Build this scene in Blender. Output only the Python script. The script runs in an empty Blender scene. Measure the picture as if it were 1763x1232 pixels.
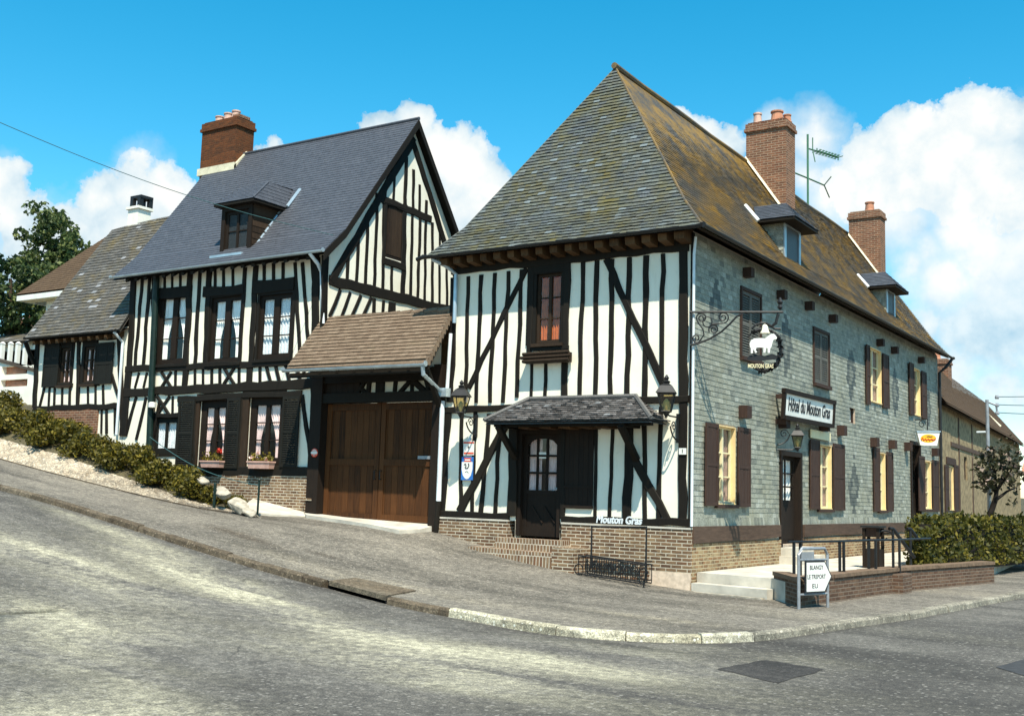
import bpy, bmesh, math, random
import numpy as np
from mathutils import Vector, Matrix
from mathutils.geometry import tessellate_polygon
random.seed(11); rng = np.random.default_rng(5)
SC = bpy.context.scene
COL = SC.collection
U = random.uniform

# ------------------------------------------------------------------ camera frame
PW, PH = 1763.0, 1232.0
CX, CY = PW/2, PH/2
_vF = np.array([-2034-CX, 765-CY]); _vS = np.array([2150-CX, 888-CY])
FL = math.sqrt(-(_vF @ _vS))
_X = -np.array([*_vF, FL]); _X /= np.linalg.norm(_X)
_Y = np.array([*_vS, FL]); _Y /= np.linalg.norm(_Y)
_Z = np.cross(_X, _Y)
RR = np.array([_X, _Y, _Z])                     # photo axes -> street axes
CAM = np.array([8.820, -19.535, 1.70])
def ray(px, py):
    return RR @ (np.array([px-CX, py-CY, FL])/FL)
def P(px, py, ax, val):
    d = ray(px, py); i = 'xyz'.index(ax)
    return Vector(CAM + d*((val-CAM[i])/d[i]))

# ------------------------------------------------------------------ terrain
X0 = [-90,-60,-30,-20,-15,-11.5,-9.6,-6.1,-5.5,-3.3,0,3]; Z0 = [7.6,6.4,3.6,2.35,1.72,1.24,1.02,.93,.76,.38,.0,-.02]
X1 = [-90,-60,-30,-20,-13.6,-9,-6,-4,-2,0,3]; Z1 = [7.6,6.4,3.6,2.4,1.56,.92,.5,.26,.08,.0,-.02]
KK = np.linspace(-1, 1, 9)
def sm(x, a, b): return float(np.mean(np.interp(x+KK, a, b)))
def gz(x, y):
    t = min(max((-.3-y)/5.2, 0), 1)
    return sm(x, X0, Z0)*(1-t)+sm(x, X1, Z1)*t
def G(px, py):
    d = ray(px, py); t = 7.0
    while t < 120:
        p = CAM+d*t
        if p[2] < gz(p[0], p[1]): return Vector(p)
        t += .04
    return Vector(CAM+d*120)

# ------------------------------------------------------------------ mesh helpers
BASE = {}
class MB:
    def __init__(s): s.v=[]; s.f=[]; s.c=[]
    def add(s, vs, fs, c=(.5,.5,.5)):
        o=len(s.v); s.v += [tuple(v) for v in vs]
        s.f += [tuple(i+o for i in f) for f in fs]; s.c += [c]*len(fs)
    def quad(s, a,b,c,d, col=(.5,.5,.5)): s.add([a,b,c,d],[(0,1,2,3)],col)
    def hexa(s, lo, hi, col=(.5,.5,.5)):            # two quads of 4 points
        s.add(list(lo)+list(hi), [(3,2,1,0),(4,5,6,7),(0,1,5,4),(1,2,6,5),(2,3,7,6),(3,0,4,7)], col)
    def box(s, a, b, col=(.5,.5,.5)):
        x0,y0,z0=a; x1,y1,z1=b
        x0,x1=min(x0,x1),max(x0,x1); y0,y1=min(y0,y1),max(y0,y1); z0,z1=min(z0,z1),max(z0,z1)
        s.hexa([(x0,y0,z0),(x1,y0,z0),(x1,y1,z0),(x0,y1,z0)],[(x0,y0,z1),(x1,y0,z1),(x1,y1,z1),(x0,y1,z1)],col)
    def prism(s, pts, vec, col=(.5,.5,.5)):
        pts=[Vector(p) for p in pts]; vec=Vector(vec); n=len(pts)
        tri=tessellate_polygon([pts])
        vs=pts+[p+vec for p in pts]
        s.add(vs,[tuple(t) for t in tri]+[tuple(i+n for i in reversed(t)) for t in tri]+[(i,(i+1)%n,(i+1)%n+n,i+n) for i in range(n)],col)
    def tube(s, pts, r, n=8, col=(.5,.5,.5), cap=True):
        pts=[Vector(p) for p in pts]; rs=r if isinstance(r,(list,tuple)) else [r]*len(pts)
        vs=[]; fs=[]; prev=None
        for i,p in enumerate(pts):
            d=(pts[min(i+1,len(pts)-1)]-pts[max(i-1,0)])
            if d.length<1e-9: d=Vector((0,0,1))
            d.normalize()
            if prev is None:
                a=Vector((0,0,1)) if abs(d.z)<.9 else Vector((1,0,0))
                e=d.cross(a).normalized()
            else:
                e=(prev-d*prev.dot(d)); e=e.normalized() if e.length>1e-6 else d.orthogonal().normalized()
            prev=e; g=d.cross(e)
            for k in range(n):
                t=2*math.pi*k/n; vs.append(p+(e*math.cos(t)+g*math.sin(t))*rs[i])
        for i in range(len(pts)-1):
            for k in range(n):
                fs.append((i*n+k,i*n+(k+1)%n,(i+1)*n+(k+1)%n,(i+1)*n+k))
        if cap: fs += [tuple(reversed(range(n))), tuple(range((len(pts)-1)*n,len(pts)*n))]
        s.add(vs,fs,col)
    def lathe(s, c, prof, n=12, col=(.5,.5,.5), ax=None):   # prof: (r,z)
        c=Vector(c); q=Matrix.Identity(3) if ax is None else Vector(ax).to_track_quat('Z','Y').to_matrix()
        vs=[]; fs=[]
        for r,z in prof:
            for k in range(n):
                t=2*math.pi*(k+.5)/n; vs.append(c+q@Vector((r*math.cos(t),r*math.sin(t),z)))
        m=len(prof)
        for i in range(m-1):
            for k in range(n): fs.append((i*n+k,i*n+(k+1)%n,(i+1)*n+(k+1)%n,(i+1)*n+k))
        fs += [tuple(reversed(range(n))), tuple(range((m-1)*n,m*n))]
        s.add(vs,fs,col)
    def build(s, name, mat, parent=None, base=None, smooth=False, pcol=None):
        b = BASE[parent.name] if parent is not None else Vector(base if base is not None else (0,0,0))
        me=bpy.data.meshes.new(name)
        me.from_pydata([(x-b.x,y-b.y,z-b.z) for x,y,z in s.v],[],s.f)
        at=me.attributes.new('Col','FLOAT_COLOR','POINT' if pcol else 'FACE')
        at.data.foreach_set('color',[k for c in (pcol or s.c) for k in (c[0],c[1],c[2],1.0)])
        uv=me.uv_layers.new(name='UVMap')
        co=np.array(s.v,dtype=float).reshape(-1,3)
        data=np.zeros((len(me.loops),2))
        for p in me.polygons:
            n=p.normal
            if abs(n.z)>.97: u=Vector((1,0,0)); v=Vector((0,1,0))
            else:
                u=Vector((0,0,1)).cross(n).normalized(); v=n.cross(u)
            ix=list(p.loop_indices); vi=[me.loops[i].vertex_index for i in ix]
            pts=co[vi]
            data[ix,0]=pts@np.array(u); data[ix,1]=pts@np.array(v)
        uv.data.foreach_set('uv',data.ravel())
        if smooth: me.polygons.foreach_set('use_smooth',[True]*len(me.polygons))
        if mat: me.materials.append(mat)
        me.update()
        o=bpy.data.objects.new(name,me); COL.objects.link(o)
        if parent is not None: o.parent=parent
        else: o.location=b
        BASE[o.name]=b
        return o
def tag(o,label=None,cat=None,group=None,kind=None):
    if label: o['label']=label
    if cat: o['category']=cat
    if group: o['group']=group
    if kind: o['kind']=kind
    return o
def thing(name,label,cat,loc,group=None):
    o=bpy.data.objects.new(name,None); o.empty_display_size=.2; o.location=loc; COL.objects.link(o)
    BASE[o.name]=Vector(loc); return tag(o,label,cat,group)
def struct(name,mb,mat,smooth=False): return tag(mb.build(name,mat,smooth=smooth),kind='structure')
def copy_thing(o,loc,rot=0,scale=1,label=None):
    def cp(a,par=None):
        b=a.copy(); COL.objects.link(b)
        if par is not None: b.parent=par
        for ch in list(a.children): cp(ch,b)
        return b
    r=cp(o); r.location=loc; r.rotation_euler=(0,0,rot)
    r.scale=(scale,)*3 if not isinstance(scale,tuple) else scale
    if label: r['label']=label
    return r
def text_mesh(txt,size,ext=.004,spacing=1.0,shear=0,bold=0):
    cu=bpy.data.curves.new('lettering','FONT'); cu.body=txt; cu.size=size; cu.extrude=ext; cu.align_x='CENTER'; cu.align_y='CENTER'
    cu.space_character=spacing; cu.shear=shear; cu.offset=bold; cu.resolution_u=3
    o=bpy.data.objects.new('lettering',cu); COL.objects.link(o)
    me=bpy.data.meshes.new_from_object(o); bpy.data.objects.remove(o)
    vs=[v.co.copy() for v in me.vertices]; fs=[tuple(p.vertices) for p in me.polygons]
    bpy.data.meshes.remove(me); return vs,fs
def put_text(mb,txt,size,c,u,v,n,width=None,**k):
    vs,fs=text_mesh(txt,size,**k)
    if width and vs:
        w=max(a.x for a in vs)-min(a.x for a in vs); sx=width/w
    else: sx=1
    mb.add([Vector(c)+u*(a.x*sx)+v*a.y+n*a.z for a in vs],fs)

# ------------------------------------------------------------------ planes of the street front
class PL:
    def __init__(s,ax,val,u,n): s.ax=ax; s.val=val; s.u=Vector(u); s.n=Vector(n); s.z=Vector((0,0,1)); s.sg=1 if s.n[ 'xyz'.index(ax)]>0 else -1
    def px(s,x,y,off=0):
        p=P(x,y,s.ax,s.val+s.sg*off); return (p.dot(s.u),p.z)
    def at(s,u,v,off=0):
        p=s.u*u+s.z*v; p['xyz'.index(s.ax)]=s.val+s.sg*off; return p
    def P(s,x,y,off=0): return P(x,y,s.ax,s.val+s.sg*off)
    def rect(s,x0,x1,yt,yb,xr=None):
        if xr is None: xr=x0
        ym=(yt+yb)/2; v1=s.px(xr,yt)[1]; v0=s.px(xr,yb)[1]
        def uat(x):                                   # follow height v at column x
            y=ym
            for _ in range(4):
                u,v=s.px(x,y); y += (v-(v0+v1)/2)*60
            return u
        return (uat(x0),uat(x1),v0,v1)
FR=PL('y',0.0,(1,0,0),(0,-1,0))
SD=PL('x',0.0,(0,1,0),(1,0,0))
GB=PL('x',-9.50,(0,1,0),(1,0,0))

def beam(mb,p,q,w,d,n,side_jit=.018,d0=-.02):
    """a hewn timber from p to q lying on a wall of normal n"""
    p=Vector(p); q=Vector(q); n=Vector(n); t=(q-p); L=t.length
    if L<1e-4: return
    t.normalize(); e=n.cross(t).normalized(); k=max(1,int(L/.36)); d=d+U(-.006,.006)
    rows=[]
    for i in range(k+1):
        c=p+t*(L*i/k); a=w/2*(1+U(-.16,.13)); b=w/2*(1+U(-.16,.13)); sh=U(-side_jit,side_jit) if 0<i<k else 0
        o=e*sh; ch=min(.012,w*.12)
        rows.append([c+o-e*a+n*d0,c+o-e*a+n*(d-ch),c+o-e*(a-ch)+n*d,c+o+e*(b-ch)+n*d,c+o+e*b+n*(d-ch),c+o+e*b+n*d0])
    vs=[v for r in rows for v in r]; fs=[]
    for i in range(k):
        for j in range(6): fs.append((i*6+j,i*6+(j+1)%6,(i+1)*6+(j+1)%6,(i+1)*6+j))
    fs += [tuple(reversed(range(6))),tuple(range(k*6,k*6+6))]
    mb.add(vs,fs,(U(0,1),U(0,1),U(0,1)))
def timber(house,pl,kind,x0,y0,x1,y1,w,d=.035,mat=None):
    mb=MB(); beam(mb,pl.P(x0,y0),pl.P(x1,y1),w,d,pl.n); return mb.build(kind,mat or M['timber'],house)
def wall(mb,pl,outer,holes,depth=.22,off=0):
    """sheet with openings; outer = [(u,v)], holes = [(u0,u1,v0,v1)], with reveals going inward"""
    loops=[[pl.at(u,v,off) for u,v in outer]]
    for (a,b,c,d) in holes: loops.append([pl.at(a,c,off),pl.at(a,d,off),pl.at(b,d,off),pl.at(b,c,off)])
    flat=[v for l in loops for v in l]
    tr=tessellate_polygon(loops)
    fs=[]
    for t in tr:
        a,b,c=[flat[i] for i in t]
        nn=(b-a).cross(c-a)
        fs.append(tuple(t) if nn.dot(pl.n)>0 else tuple(reversed(t)))
    mb.add(flat,fs)
    for l in loops[1:]:
        for i in range(4):
            a=l[i]; b=l[(i+1)%4]; mb.quad(a,b,b-pl.n*depth,a-pl.n*depth)
def bar(mb,pl,u0,u1,v0,v1,o0,o1,col=(.5,.5,.5)):
    lo=[pl.at(u0,v0,o0),pl.at(u1,v0,o0),pl.at(u1,v1,o0),pl.at(u0,v1,o0)]
    hi=[pl.at(u0,v0,o1),pl.at(u1,v0,o1),pl.at(u1,v1,o1),pl.at(u0,v1,o1)]
    mb.hexa(lo,hi,col)
def curtain_mesh(pl,u0,u1,v0,v1,off,amp=.018,waves=9,style='full'):
    mb=MB(); n=40; m=8
    for i in range(n+1): pass
    vs=[]; fs=[]; ph=U(0,6)
    for j in range(m+1):
        t=j/m
        for i in range(n+1):
            s=i/n
            if style=='tied':
                q_=min(1,max(0,(1-t)/.72)); half=.5-.30*q_*q_*(3-2*q_)
                s2=s*2 if s<.5 else (s-.5)*2
                uu=(s2*half) if s<.5 else (1-half+s2*half)
            else: uu=s
            vs.append(pl.at(u0+(u1-u0)*uu,v0+(v1-v0)*t,off+amp*math.sin(s*waves*6.28+ph+t*.6)))
    for j in range(m):
        for i in range(n):
            if style=='tied' and i==n//2-1: continue
            a=j*(n+1)+i; fs.append((a,a+1,a+n+2,a+n+1))
    mb.add(vs,fs); return mb
def window(house,pl,r,mat,cols=2,rows=3,depth=.13,fr=.07,barw=.028,curtain=None,cstyle='full',lining=None,sill=None,mull=.07,name='window'):
    u0,u1,v0,v1=r; f=MB(); o1=-depth+.05; o0=-depth
    bar(f,pl,u0,u0+fr,v0,v1,o0,o1); bar(f,pl,u1-fr,u1,v0,v1,o0,o1)
    bar(f,pl,u0+fr,u1-fr,v1-fr,v1,o0,o1); bar(f,pl,u0+fr,u1-fr,v0,v0+fr*1.2,o0,o1)
    a,b=u0+fr,u1-fr; c,d=v0+fr*1.2,v1-fr
    for i in range(1,cols):
        x=a+(b-a)*i/cols; w=mull if (cols==2 or i*2==cols) else barw
        bar(f,pl,x-w/2,x+w/2,c,d,o0+.003,o1+.006)
    for j in range(1,rows):
        y=c+(d-c)*j/rows; bar(f,pl,a,b,y-barw/2,y+barw/2,o0+.006,o1-.008)
    o=f.build(name,mat,house)
    p=MB(); p.quad(pl.at(a-.01,c-.01,o0+.02),pl.at(b+.01,c-.01,o0+.02),pl.at(b+.01,d+.01,o0+.02),pl.at(a-.01,d+.01,o0+.02)); p.build('pane',M['glass'],o)
    if curtain: curtain_mesh(pl,a-.02,b+.02,c-.02,d+.02,o0-.03,style=cstyle).build('curtain',M[curtain],o)
    if lining:
        l=MB(); t=.022
        bar(l,pl,u0-.0,u0+t,v0,v1,o1+.002,.03); bar(l,pl,u1-t,u1,v0,v1,o1+.002,.03); bar(l,pl,u0+t,u1-t,v1-t,v1,o1+.002,.028); bar(l,pl,u0+t,u1-t,v0,v0+t,o1+.002,.05)
        l.build('window_lining',M[lining],o)
    if sill:
        s=MB(); bar(s,pl,u0-.06,u1+.06,v0-.07,v0-.002,-.05,.09); s.build('window_sill',M[sill],o)
    return o
def casing(house,pl,r,wl,wr,wt,wb,off=.03,mat='timber'):
    u0,u1,v0,v1=r; m=MB()
    for a in ((u0-wl,u0+.015,v0-wb,v1+wt),(u1-.015,u1+wr,v0-wb,v1+wt)):
        if a[1]-a[0]>.03: bar(m,pl,*a,-.03,off)
    if wt>0: bar(m,pl,u0+.015,u1-.015,v1-.015,v1+wt,-.03,off)
    if wb>0: bar(m,pl,u0+.015,u1-.015,v0-wb,v0+.015,-.03,off)
    return m.build('window_casing',M[mat],house)
def shutter(house,pl,r,mat,louver=True,off=.045,mid=True,name='shutter'):
    u0,u1,v0,v1=r; m=MB(); fr=min(.06,(u1-u0)*.2); t=.035
    bar(m,pl,u0,u0+fr,v0,v1,off,off+t); bar(m,pl,u1-fr,u1,v0,v1,off,off+t)
    bar(m,pl,u0+fr,u1-fr,v0,v0+.08,off,off+t-.002); bar(m,pl,u0+fr,u1-fr,v1-.08,v1,off,off+t-.002)
    if mid: bar(m,pl,u0+fr,u1-fr,(v0+v1)/2-.035,(v0+v1)/2+.035,off,off+t-.002)
    if louver:
        n=int((v1-v0-.16)/.055)
        for i in range(n):
            v=v0+.09+(v1-v0-.18)*i/n
            a,b=u0+fr,u1-fr
            m.hexa([pl.at(a,v,off+t-.006),pl.at(b,v,off+t-.006),pl.at(b,v+.006,off+t-.004),pl.at(a,v+.006,off+t-.004)],
                   [pl.at(a,v+.045,off+.004),pl.at(b,v+.045,off+.004),pl.at(b,v+.051,off+.006),pl.at(a,v+.051,off+.006)])
    else:
        n=max(2,int((u1-u0)/.11)); w=(u1-u0-2*fr)/n
        for i in range(n): bar(m,pl,u0+fr+w*i+.002,u0+fr+w*(i+1)-.002,v0+.08,v1-.08,off+.004,off+.024+U(-.003,.003))
    return m.build(name,M[mat],house)
def rowrange(poly,v):
    xs=[]
    for i in range(len(poly)):
        a=poly[i]; b=poly[(i+1)%len(poly)]
        if (a[1]-v)*(b[1]-v)<=0 and abs(a[1]-b[1])>1e-9: xs.append(a[0]+(b[0]-a[0])*(v-a[1])/(b[1]-a[1]))
    return (min(xs),max(xs)) if len(xs)>1 else None
def slates(mb,o,u,v,n,poly,rh,sw,lift=.012,jit=.004,colf=None,holes=(),wjit=.15,thick=.008,round_=0,drop=0):
    o=Vector(o); u=Vector(u); v=Vector(v); n=Vector(n)
    vmin=min(p[1] for p in poly); vmax=max(p[1] for p in poly); nr=max(1,round((vmax-vmin)/rh)); rh=(vmax-vmin)/nr
    for j in range(nr):
        va=vmin+j*rh; vb=min(va+rh*1.06,vmax)
        r0=rowrange(poly,min(max(va,vmin+1e-4),vmax-1e-4)); r1=rowrange(poly,min(vb,vmax-1e-4)); 
        if not r0: continue
        if not r1: r1=r0
        x=r0[0]-(sw*(.5 if j%2 else 0))-U(0,.1)*sw
        lo=min(r0[0],r1[0]); hi=max(r0[1],r1[1]); x=lo-(sw*(.5 if j%2 else 0))
        while x<hi:
            w=sw*(1+U(-wjit,wjit)); a0=max(x,r0[0]); b0=min(x+w,r0[1]); a1=max(x,r1[0]); b1=min(x+w,r1[1]); xc=x+w/2; x+=w
            if b0-a0<.004 and b1-a1<.004: continue
            if b0<a0: a0=b0=(a0+b0)/2
            if b1<a1: a1=b1=(a1+b1)/2
            vc=(va+vb)/2; skip=False
            for (h0,h1,g0,g1) in holes:
                if g0<vc<g1 and a0<h1 and b0>h0:
                    if a0>=h0 and b0<=h1: skip=True
                    elif a0<h0: b0=b1=h0
                    else: a0=a1=h1
            if skip or b0-a0<.003: continue
            if drop and U(0,1)<drop: continue
            g=.0015; k0=U(-jit,jit); k1=U(-jit,jit); lf=lift+U(0,jit)
            A=o+u*(a0+g)+v*(va+k0)+n*lf; B=o+u*(b0-g)+v*(va+k1)+n*(lf+U(-jit,jit)*.5)
            Cc=o+u*(b1-g)+v*vb+n*.002; D=o+u*(a1+g)+v*vb+n*.002
            A2=A-n*thick; B2=B-n*thick
            c=colf(xc,vc) if colf else (U(0,1),0,U(0,1))
            mb.add([A,B,Cc,D,A2,B2],[(0,1,2,3),(4,5,1,0),(4,0,3),(5,2,1)],c)
def roof_plane(mb,pts,rh,sw,**k):
    pts=[Vector(p) for p in pts]; n=(pts[1]-pts[0]).cross(pts[2]-pts[0])
    if n.length<1e-9: n=(pts[2]-pts[0]).cross(pts[3]-pts[0])
    n.normalize()
    if n.z<0: n=-n
    u=Vector((0,0,1)).cross(n).normalized(); v=n.cross(u); o=pts[0]
    poly=[((p-o).dot(u),(p-o).dot(v)) for p in pts]
    f=tuple(range(len(pts))); vs=[p-n*.012 for p in pts]
    nn=(vs[1]-vs[0]).cross(vs[2]-vs[0])
    mb.add(vs,[f if nn.dot(n)>0 else tuple(reversed(f))],(.15,0,.5))
    vs=[p-n*.07 for p in pts]; mb.add(vs,[tuple(reversed(f)) if nn.dot(n)>0 else f],(.1,0,.5))
    slates(mb,o,u,v,n,poly,rh,sw,**k)
    return o,u,v,n

# ------------------------------------------------------------------ materials
M={}
class NT:
    def __init__(s,name):
        s.m=bpy.data.materials.new(name); s.m.use_nodes=True; s.t=s.m.node_tree; s.N=s.t.nodes; s.N.clear()
        s.out=s.N.new('ShaderNodeOutputMaterial'); M[name]=s.m
    def n(s,t,ins=None,**at):
        x=s.N.new('ShaderNode'+t)
        for k,v in at.items(): setattr(x,k,v)
        for k,v in (ins or {}).items():
            if hasattr(v,'is_output') or isinstance(v,bpy.types.NodeSocket): s.t.links.new(v,x.inputs[k])
            else: x.inputs[k].default_value=v
        return x
    def obj(s): return s.n('TexCoord').outputs['Object']
    def uv(s): return s.n('TexCoord').outputs['UV']
    def map(s,vec,scale=(1,1,1),rot=(0,0,0)): return s.n('Mapping',{'Vector':vec,'Scale':scale,'Rotation':rot}).outputs[0]
    def noise(s,vec,sc,det=4,rough=.55,dist=0): return s.n('TexNoise',{'Vector':vec,'Scale':sc,'Detail':det,'Roughness':rough,'Distortion':dist}).outputs['Fac']
    def ramp(s,fac,stops,interp='LINEAR'):
        r=s.n('ValToRGB',{'Fac':fac}); e=r.color_ramp; e.interpolation=interp
        while len(e.elements)<len(stops): e.elements.new(.5)
        for i,(p,c) in enumerate(stops): e.elements[i].position=p; e.elements[i].color=(*c,1) if len(c)==3 else c
        return r.outputs[0]
    def mix(s,f,a,b,bt='MIX'):
        x=s.n('Mix',data_type='RGBA',blend_type=bt)
        for i,v in ((0,f),(6,a),(7,b)):
            if isinstance(v,bpy.types.NodeSocket): s.t.links.new(v,x.inputs[i])
            else: x.inputs[i].default_value=v if i==0 else ((*v,1) if len(v)==3 else v)
        return x.outputs[2]
    def math(s,op,a,b=0.0,c=None,clamp=False):
        x=s.n('Math',operation=op,use_clamp=clamp)
        for i,v in ((0,a),(1,b),(2,c)):
            if v is None: continue
            if isinstance(v,bpy.types.NodeSocket): s.t.links.new(v,x.inputs[i])
            else: x.inputs[i].default_value=v
        return x.outputs[0]
    def attr(s): 
        a=s.n('Attribute',attribute_name='Col'); return s.n('SeparateColor',{0:a.outputs['Color']}).outputs
    def bump(s,h,st=.4,d=.01): return s.n('Bump',{'Height':h,'Strength':st,'Distance':d}).outputs[0]
    def fin(s,col,rough=.8,bump=None,spec=.3,metal=0,**k):
        b=s.n('BsdfPrincipled')
        for nm,v in (('Base Color',col),('Roughness',rough),('Specular IOR Level',spec),('Metallic',metal)):
            if isinstance(v,bpy.types.NodeSocket): s.t.links.new(v,b.inputs[nm])
            else: b.inputs[nm].default_value=(*v,1) if isinstance(v,tuple) else v
        for nm,v in k.items(): b.inputs[nm].default_value=v
        if bump is not None: s.t.links.new(bump,b.inputs['Normal'])
        s.t.links.new(b.outputs[0],s.out.inputs[0]); return s.m

def m_plain(name,c,rough=.6,var=.25,sc=6,spec=.3,metal=0,bump=.15,bsc=40):
    t=NT(name); o=t.obj(); n=t.noise(o,sc,5); n2=t.noise(o,bsc,3)
    d=tuple(x*(1-var) for x in c); l=tuple(min(1,x*(1+var)) for x in c)
    return t.fin(t.ramp(n,[(.3,d),(.7,l)]),rough,t.bump(n2,bump,.004),spec,metal)
def m_wood(name,dark,light,rough=.75,axis=(9,9,1.2),bump=.5,attr=True):
    t=NT(name); o=t.obj(); g=t.noise(t.map(o,axis),3.2,6,.62,.6); k=t.noise(o,1.3,3)
    c=t.ramp(g,[(.32,dark),(.68,light)])
    if attr:
        a=t.attr(); c=t.mix(t.math('MULTIPLY',a[0],.45),c,tuple(x*1.9 for x in light))
        c=t.mix(t.math('MULTIPLY',k,.5),c,tuple(x*.5 for x in dark))
    return t.fin(c,rough,t.bump(g,bump,.006),.2)
m_wood('timber',(.0055,.0045,.003),(.014,.0105,.0065))
m_wood('soffit',(.012,.008,.005),(.035,.022,.012))
m_wood('rafter_wood',(.04,.020,.008),(.12,.065,.028))
m_wood('gate_wood',(.013,.0055,.002),(.098,.036,.0095),axis=(16,16,.7))
m_wood('door_wood',(.007,.005,.0035),(.020,.012,.007))
m_wood('shutter_dark',(.006,.006,.0045),(.015,.014,.010))
m_wood('shutter_brown',(.028,.015,.011),(.062,.036,.026),axis=(8,8,1))
m_wood('shutter_grey',(.045,.043,.036),(.14,.135,.115),axis=(8,8,1))
m_wood('beam_brown',(.04,.024,.016),(.11,.07,.048),axis=(1,1,9))
m_wood('frame_brown',(.016,.010,.006),(.045,.027,.015))
m_plain('cream_paint',(.76,.56,.27),.5,.12,3)
m_plain('cream_light',(.74,.64,.38),.5,.1,3)
m_plain('white_paint',(.74,.73,.66),.5,.08,3)
m_plain('zinc',(.42,.50,.54),.42,.2,3,.5,.55)
m_plain('zinc_white',(.66,.70,.70),.5,.15,3)
m_plain('iron',(.014,.014,.014),.5,.3,8,.4,.2)
m_plain('green_iron',(.006,.018,.013),.5,.3,8)
m_plain('metal_grey',(.30,.31,.32),.45,.2,8,.4,.4)
m_plain('terracotta',(.42,.19,.11),.8,.3,5)
m_plain('flue_pot',(.55,.36,.28),.8,.3,5)
m_plain('concrete',(.50,.46,.38),.9,.25,2.5,.2,0,.4,30)
m_plain('cement_cap',(.50,.40,.30),.9,.25,9,.2,0,.5,30)
m_plain('coping',(.17,.115,.075),.9,.3,7,.2,0,.5,30)
m_plain('stone_white',(.36,.32,.25),.9,.4,7,.2,0,.8,9)
m_plain('lead_flash',(.66,.60,.42),.6,.2,5)
m_plain('flower_red',(.65,.06,.035),.6,.3,6)
m_plain('flower_pink',(.75,.5,.42),.6,.3,6)
m_plain('planter_pink',(.55,.33,.26),.8,.25,6)
m_plain('bulb_white',(.85,.80,.62),.3,.05,3)
m_plain('sign_yellow',(.85,.42,.02),.4,.08,3)
m_plain('sign_red',(.6,.07,.03),.4,.1,3)
m_plain('sign_blue',(.03,.14,.42),.4,.1,3)
m_plain('ink',(.02,.02,.022),.6,.1,3)
m_plain('ink_brown',(.10,.075,.04),.7,.2,5)
m_plain('antenna_green',(.06,.16,.09),.5,.2,3)
m_plain('wire',(.05,.12,.12),.6,.1,3)
m_plain('curtain_dim',(.30,.20,.17),.9,.3,12)
m_plain('curtain_white',(.90,.89,.85),.9,.1,8)
m_plain('curtain_pink',(.80,.62,.60),.9,.18,8)
m_plain('curtain_orange',(.50,.12,.018),.9,.3,8)
m_plain('curtain_lace',(.72,.75,.78),.9,.35,45)
m_plain('wall_ochre',(.27,.205,.115),.9,.5,5,.2,0,.9,14)
m_plain('white_render',(.80,.77,.66),.9,.08,2)
m_plain('tar',(.045,.045,.045),.85,.3,12,.3,0,.8,60)
def m_glass():
    t=NT('glass')
    lw=t.n('LayerWeight',{'Blend':.25}).outputs['Facing']; f=t.math('MULTIPLY_ADD',t.math('POWER',lw,3.0),.55,.05)
    g=t.n('BsdfGlossy',{'Roughness':.04,'Color':(.85,.87,.88,1)}); tr=t.n('BsdfTransparent',{'Color':(.94,.95,.94,1)})
    mx=t.n('MixShader',{0:f,1:tr.outputs[0],2:g.outputs[0]}); t.t.links.new(mx.outputs[0],t.out.inputs[0])
m_glass()
def m_lampglass():
    t=NT('lamp_glass'); fr=t.math('MULTIPLY_ADD',t.n('LayerWeight',{'Blend':.3}).outputs['Facing'],.4,.08)
    g=t.n('BsdfGlossy',{'Roughness':.12,'Color':(.85,.85,.9,1)}); tr=t.n('BsdfTransparent',{'Color':(.70,.62,.40,1)})
    mx=t.n('MixShader',{0:fr,1:tr.outputs[0],2:g.outputs[0]}); t.t.links.new(mx.outputs[0],t.out.inputs[0])
m_lampglass()
def m_plaster():
    t=NT('plaster'); o=t.obj(); n=t.noise(o,.9,6,.6); s=t.noise(t.map(o,(2.5,2.5,.35)),2.2,5,.65); f=t.noise(o,26,4)
    c=t.ramp(n,[(.3,(.79,.73,.57)),(.65,(.86,.82,.68))])
    st=t.ramp(s,[(.60,(0,0,0)),(.80,(1,1,1))])
    c=t.mix(t.math('MULTIPLY',st,.5),c,(.58,.52,.39)); sp=t.noise(o,5.5,6,.7); c=t.mix(t.math('MULTIPLY',t.ramp(sp,[(.60,(0,0,0)),(.72,(1,1,1))]),.35),c,(.60,.55,.44))
    h=t.math('ADD',t.math('MULTIPLY',n,1.2),t.math('MULTIPLY',f,.25))
    t.fin(c,.92,t.bump(h,.35,.02),.15)
m_plaster()
def m_brick(name,c1,c2,mort,w=.22,h=.068,ms=.012,dark=(.05,.03,.02),amt=.5):
    t=NT(name); u=t.uv(); wob=t.noise(t.obj(),9,2)
    b=t.n('TexBrick',{'Vector':u,'Color1':(*c1,1),'Color2':(*c2,1),'Mortar':(*mort,1),'Scale':1,'Mortar Size':ms,'Mortar Smooth':.3,'Bias':0,'Brick Width':w,'Row Height':h})
    n=t.noise(t.obj(),3.2,5,.65); f=t.noise(t.obj(),60,3)
    cell=t.n('TexVoronoi',{'Vector':t.map(u,(1/w,1/h,1)),'Scale':1.0}).outputs['Color']
    cv=t.n('SeparateColor',{0:cell}).outputs[0]
    inv=t.math('SUBTRACT',1,b.outputs['Fac'])
    c=t.mix(t.math('MULTIPLY',t.math('MULTIPLY',t.ramp(cv,[(.45,(0,0,0)),(.9,(1,1,1))]),amt),inv),b.outputs['Color'],dark)
    c=t.mix(t.math('MULTIPLY',t.ramp(n,[(.45,(0,0,0)),(.75,(1,1,1))]),.5),c,dark)
    c=t.mix(t.math('MULTIPLY',f,.3),c,tuple(min(1,x*1.5) for x in c1))
    hh=t.math('ADD',t.math('MULTIPLY',b.outputs['Fac'],-1),t.math('MULTIPLY',f,.35))
    t.fin(c,.9,t.bump(hh,.8,.012),.2)
m_brick('brick_base',(.14,.07,.036),(.27,.185,.10),(.55,.49,.37),amt=.8)
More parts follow.
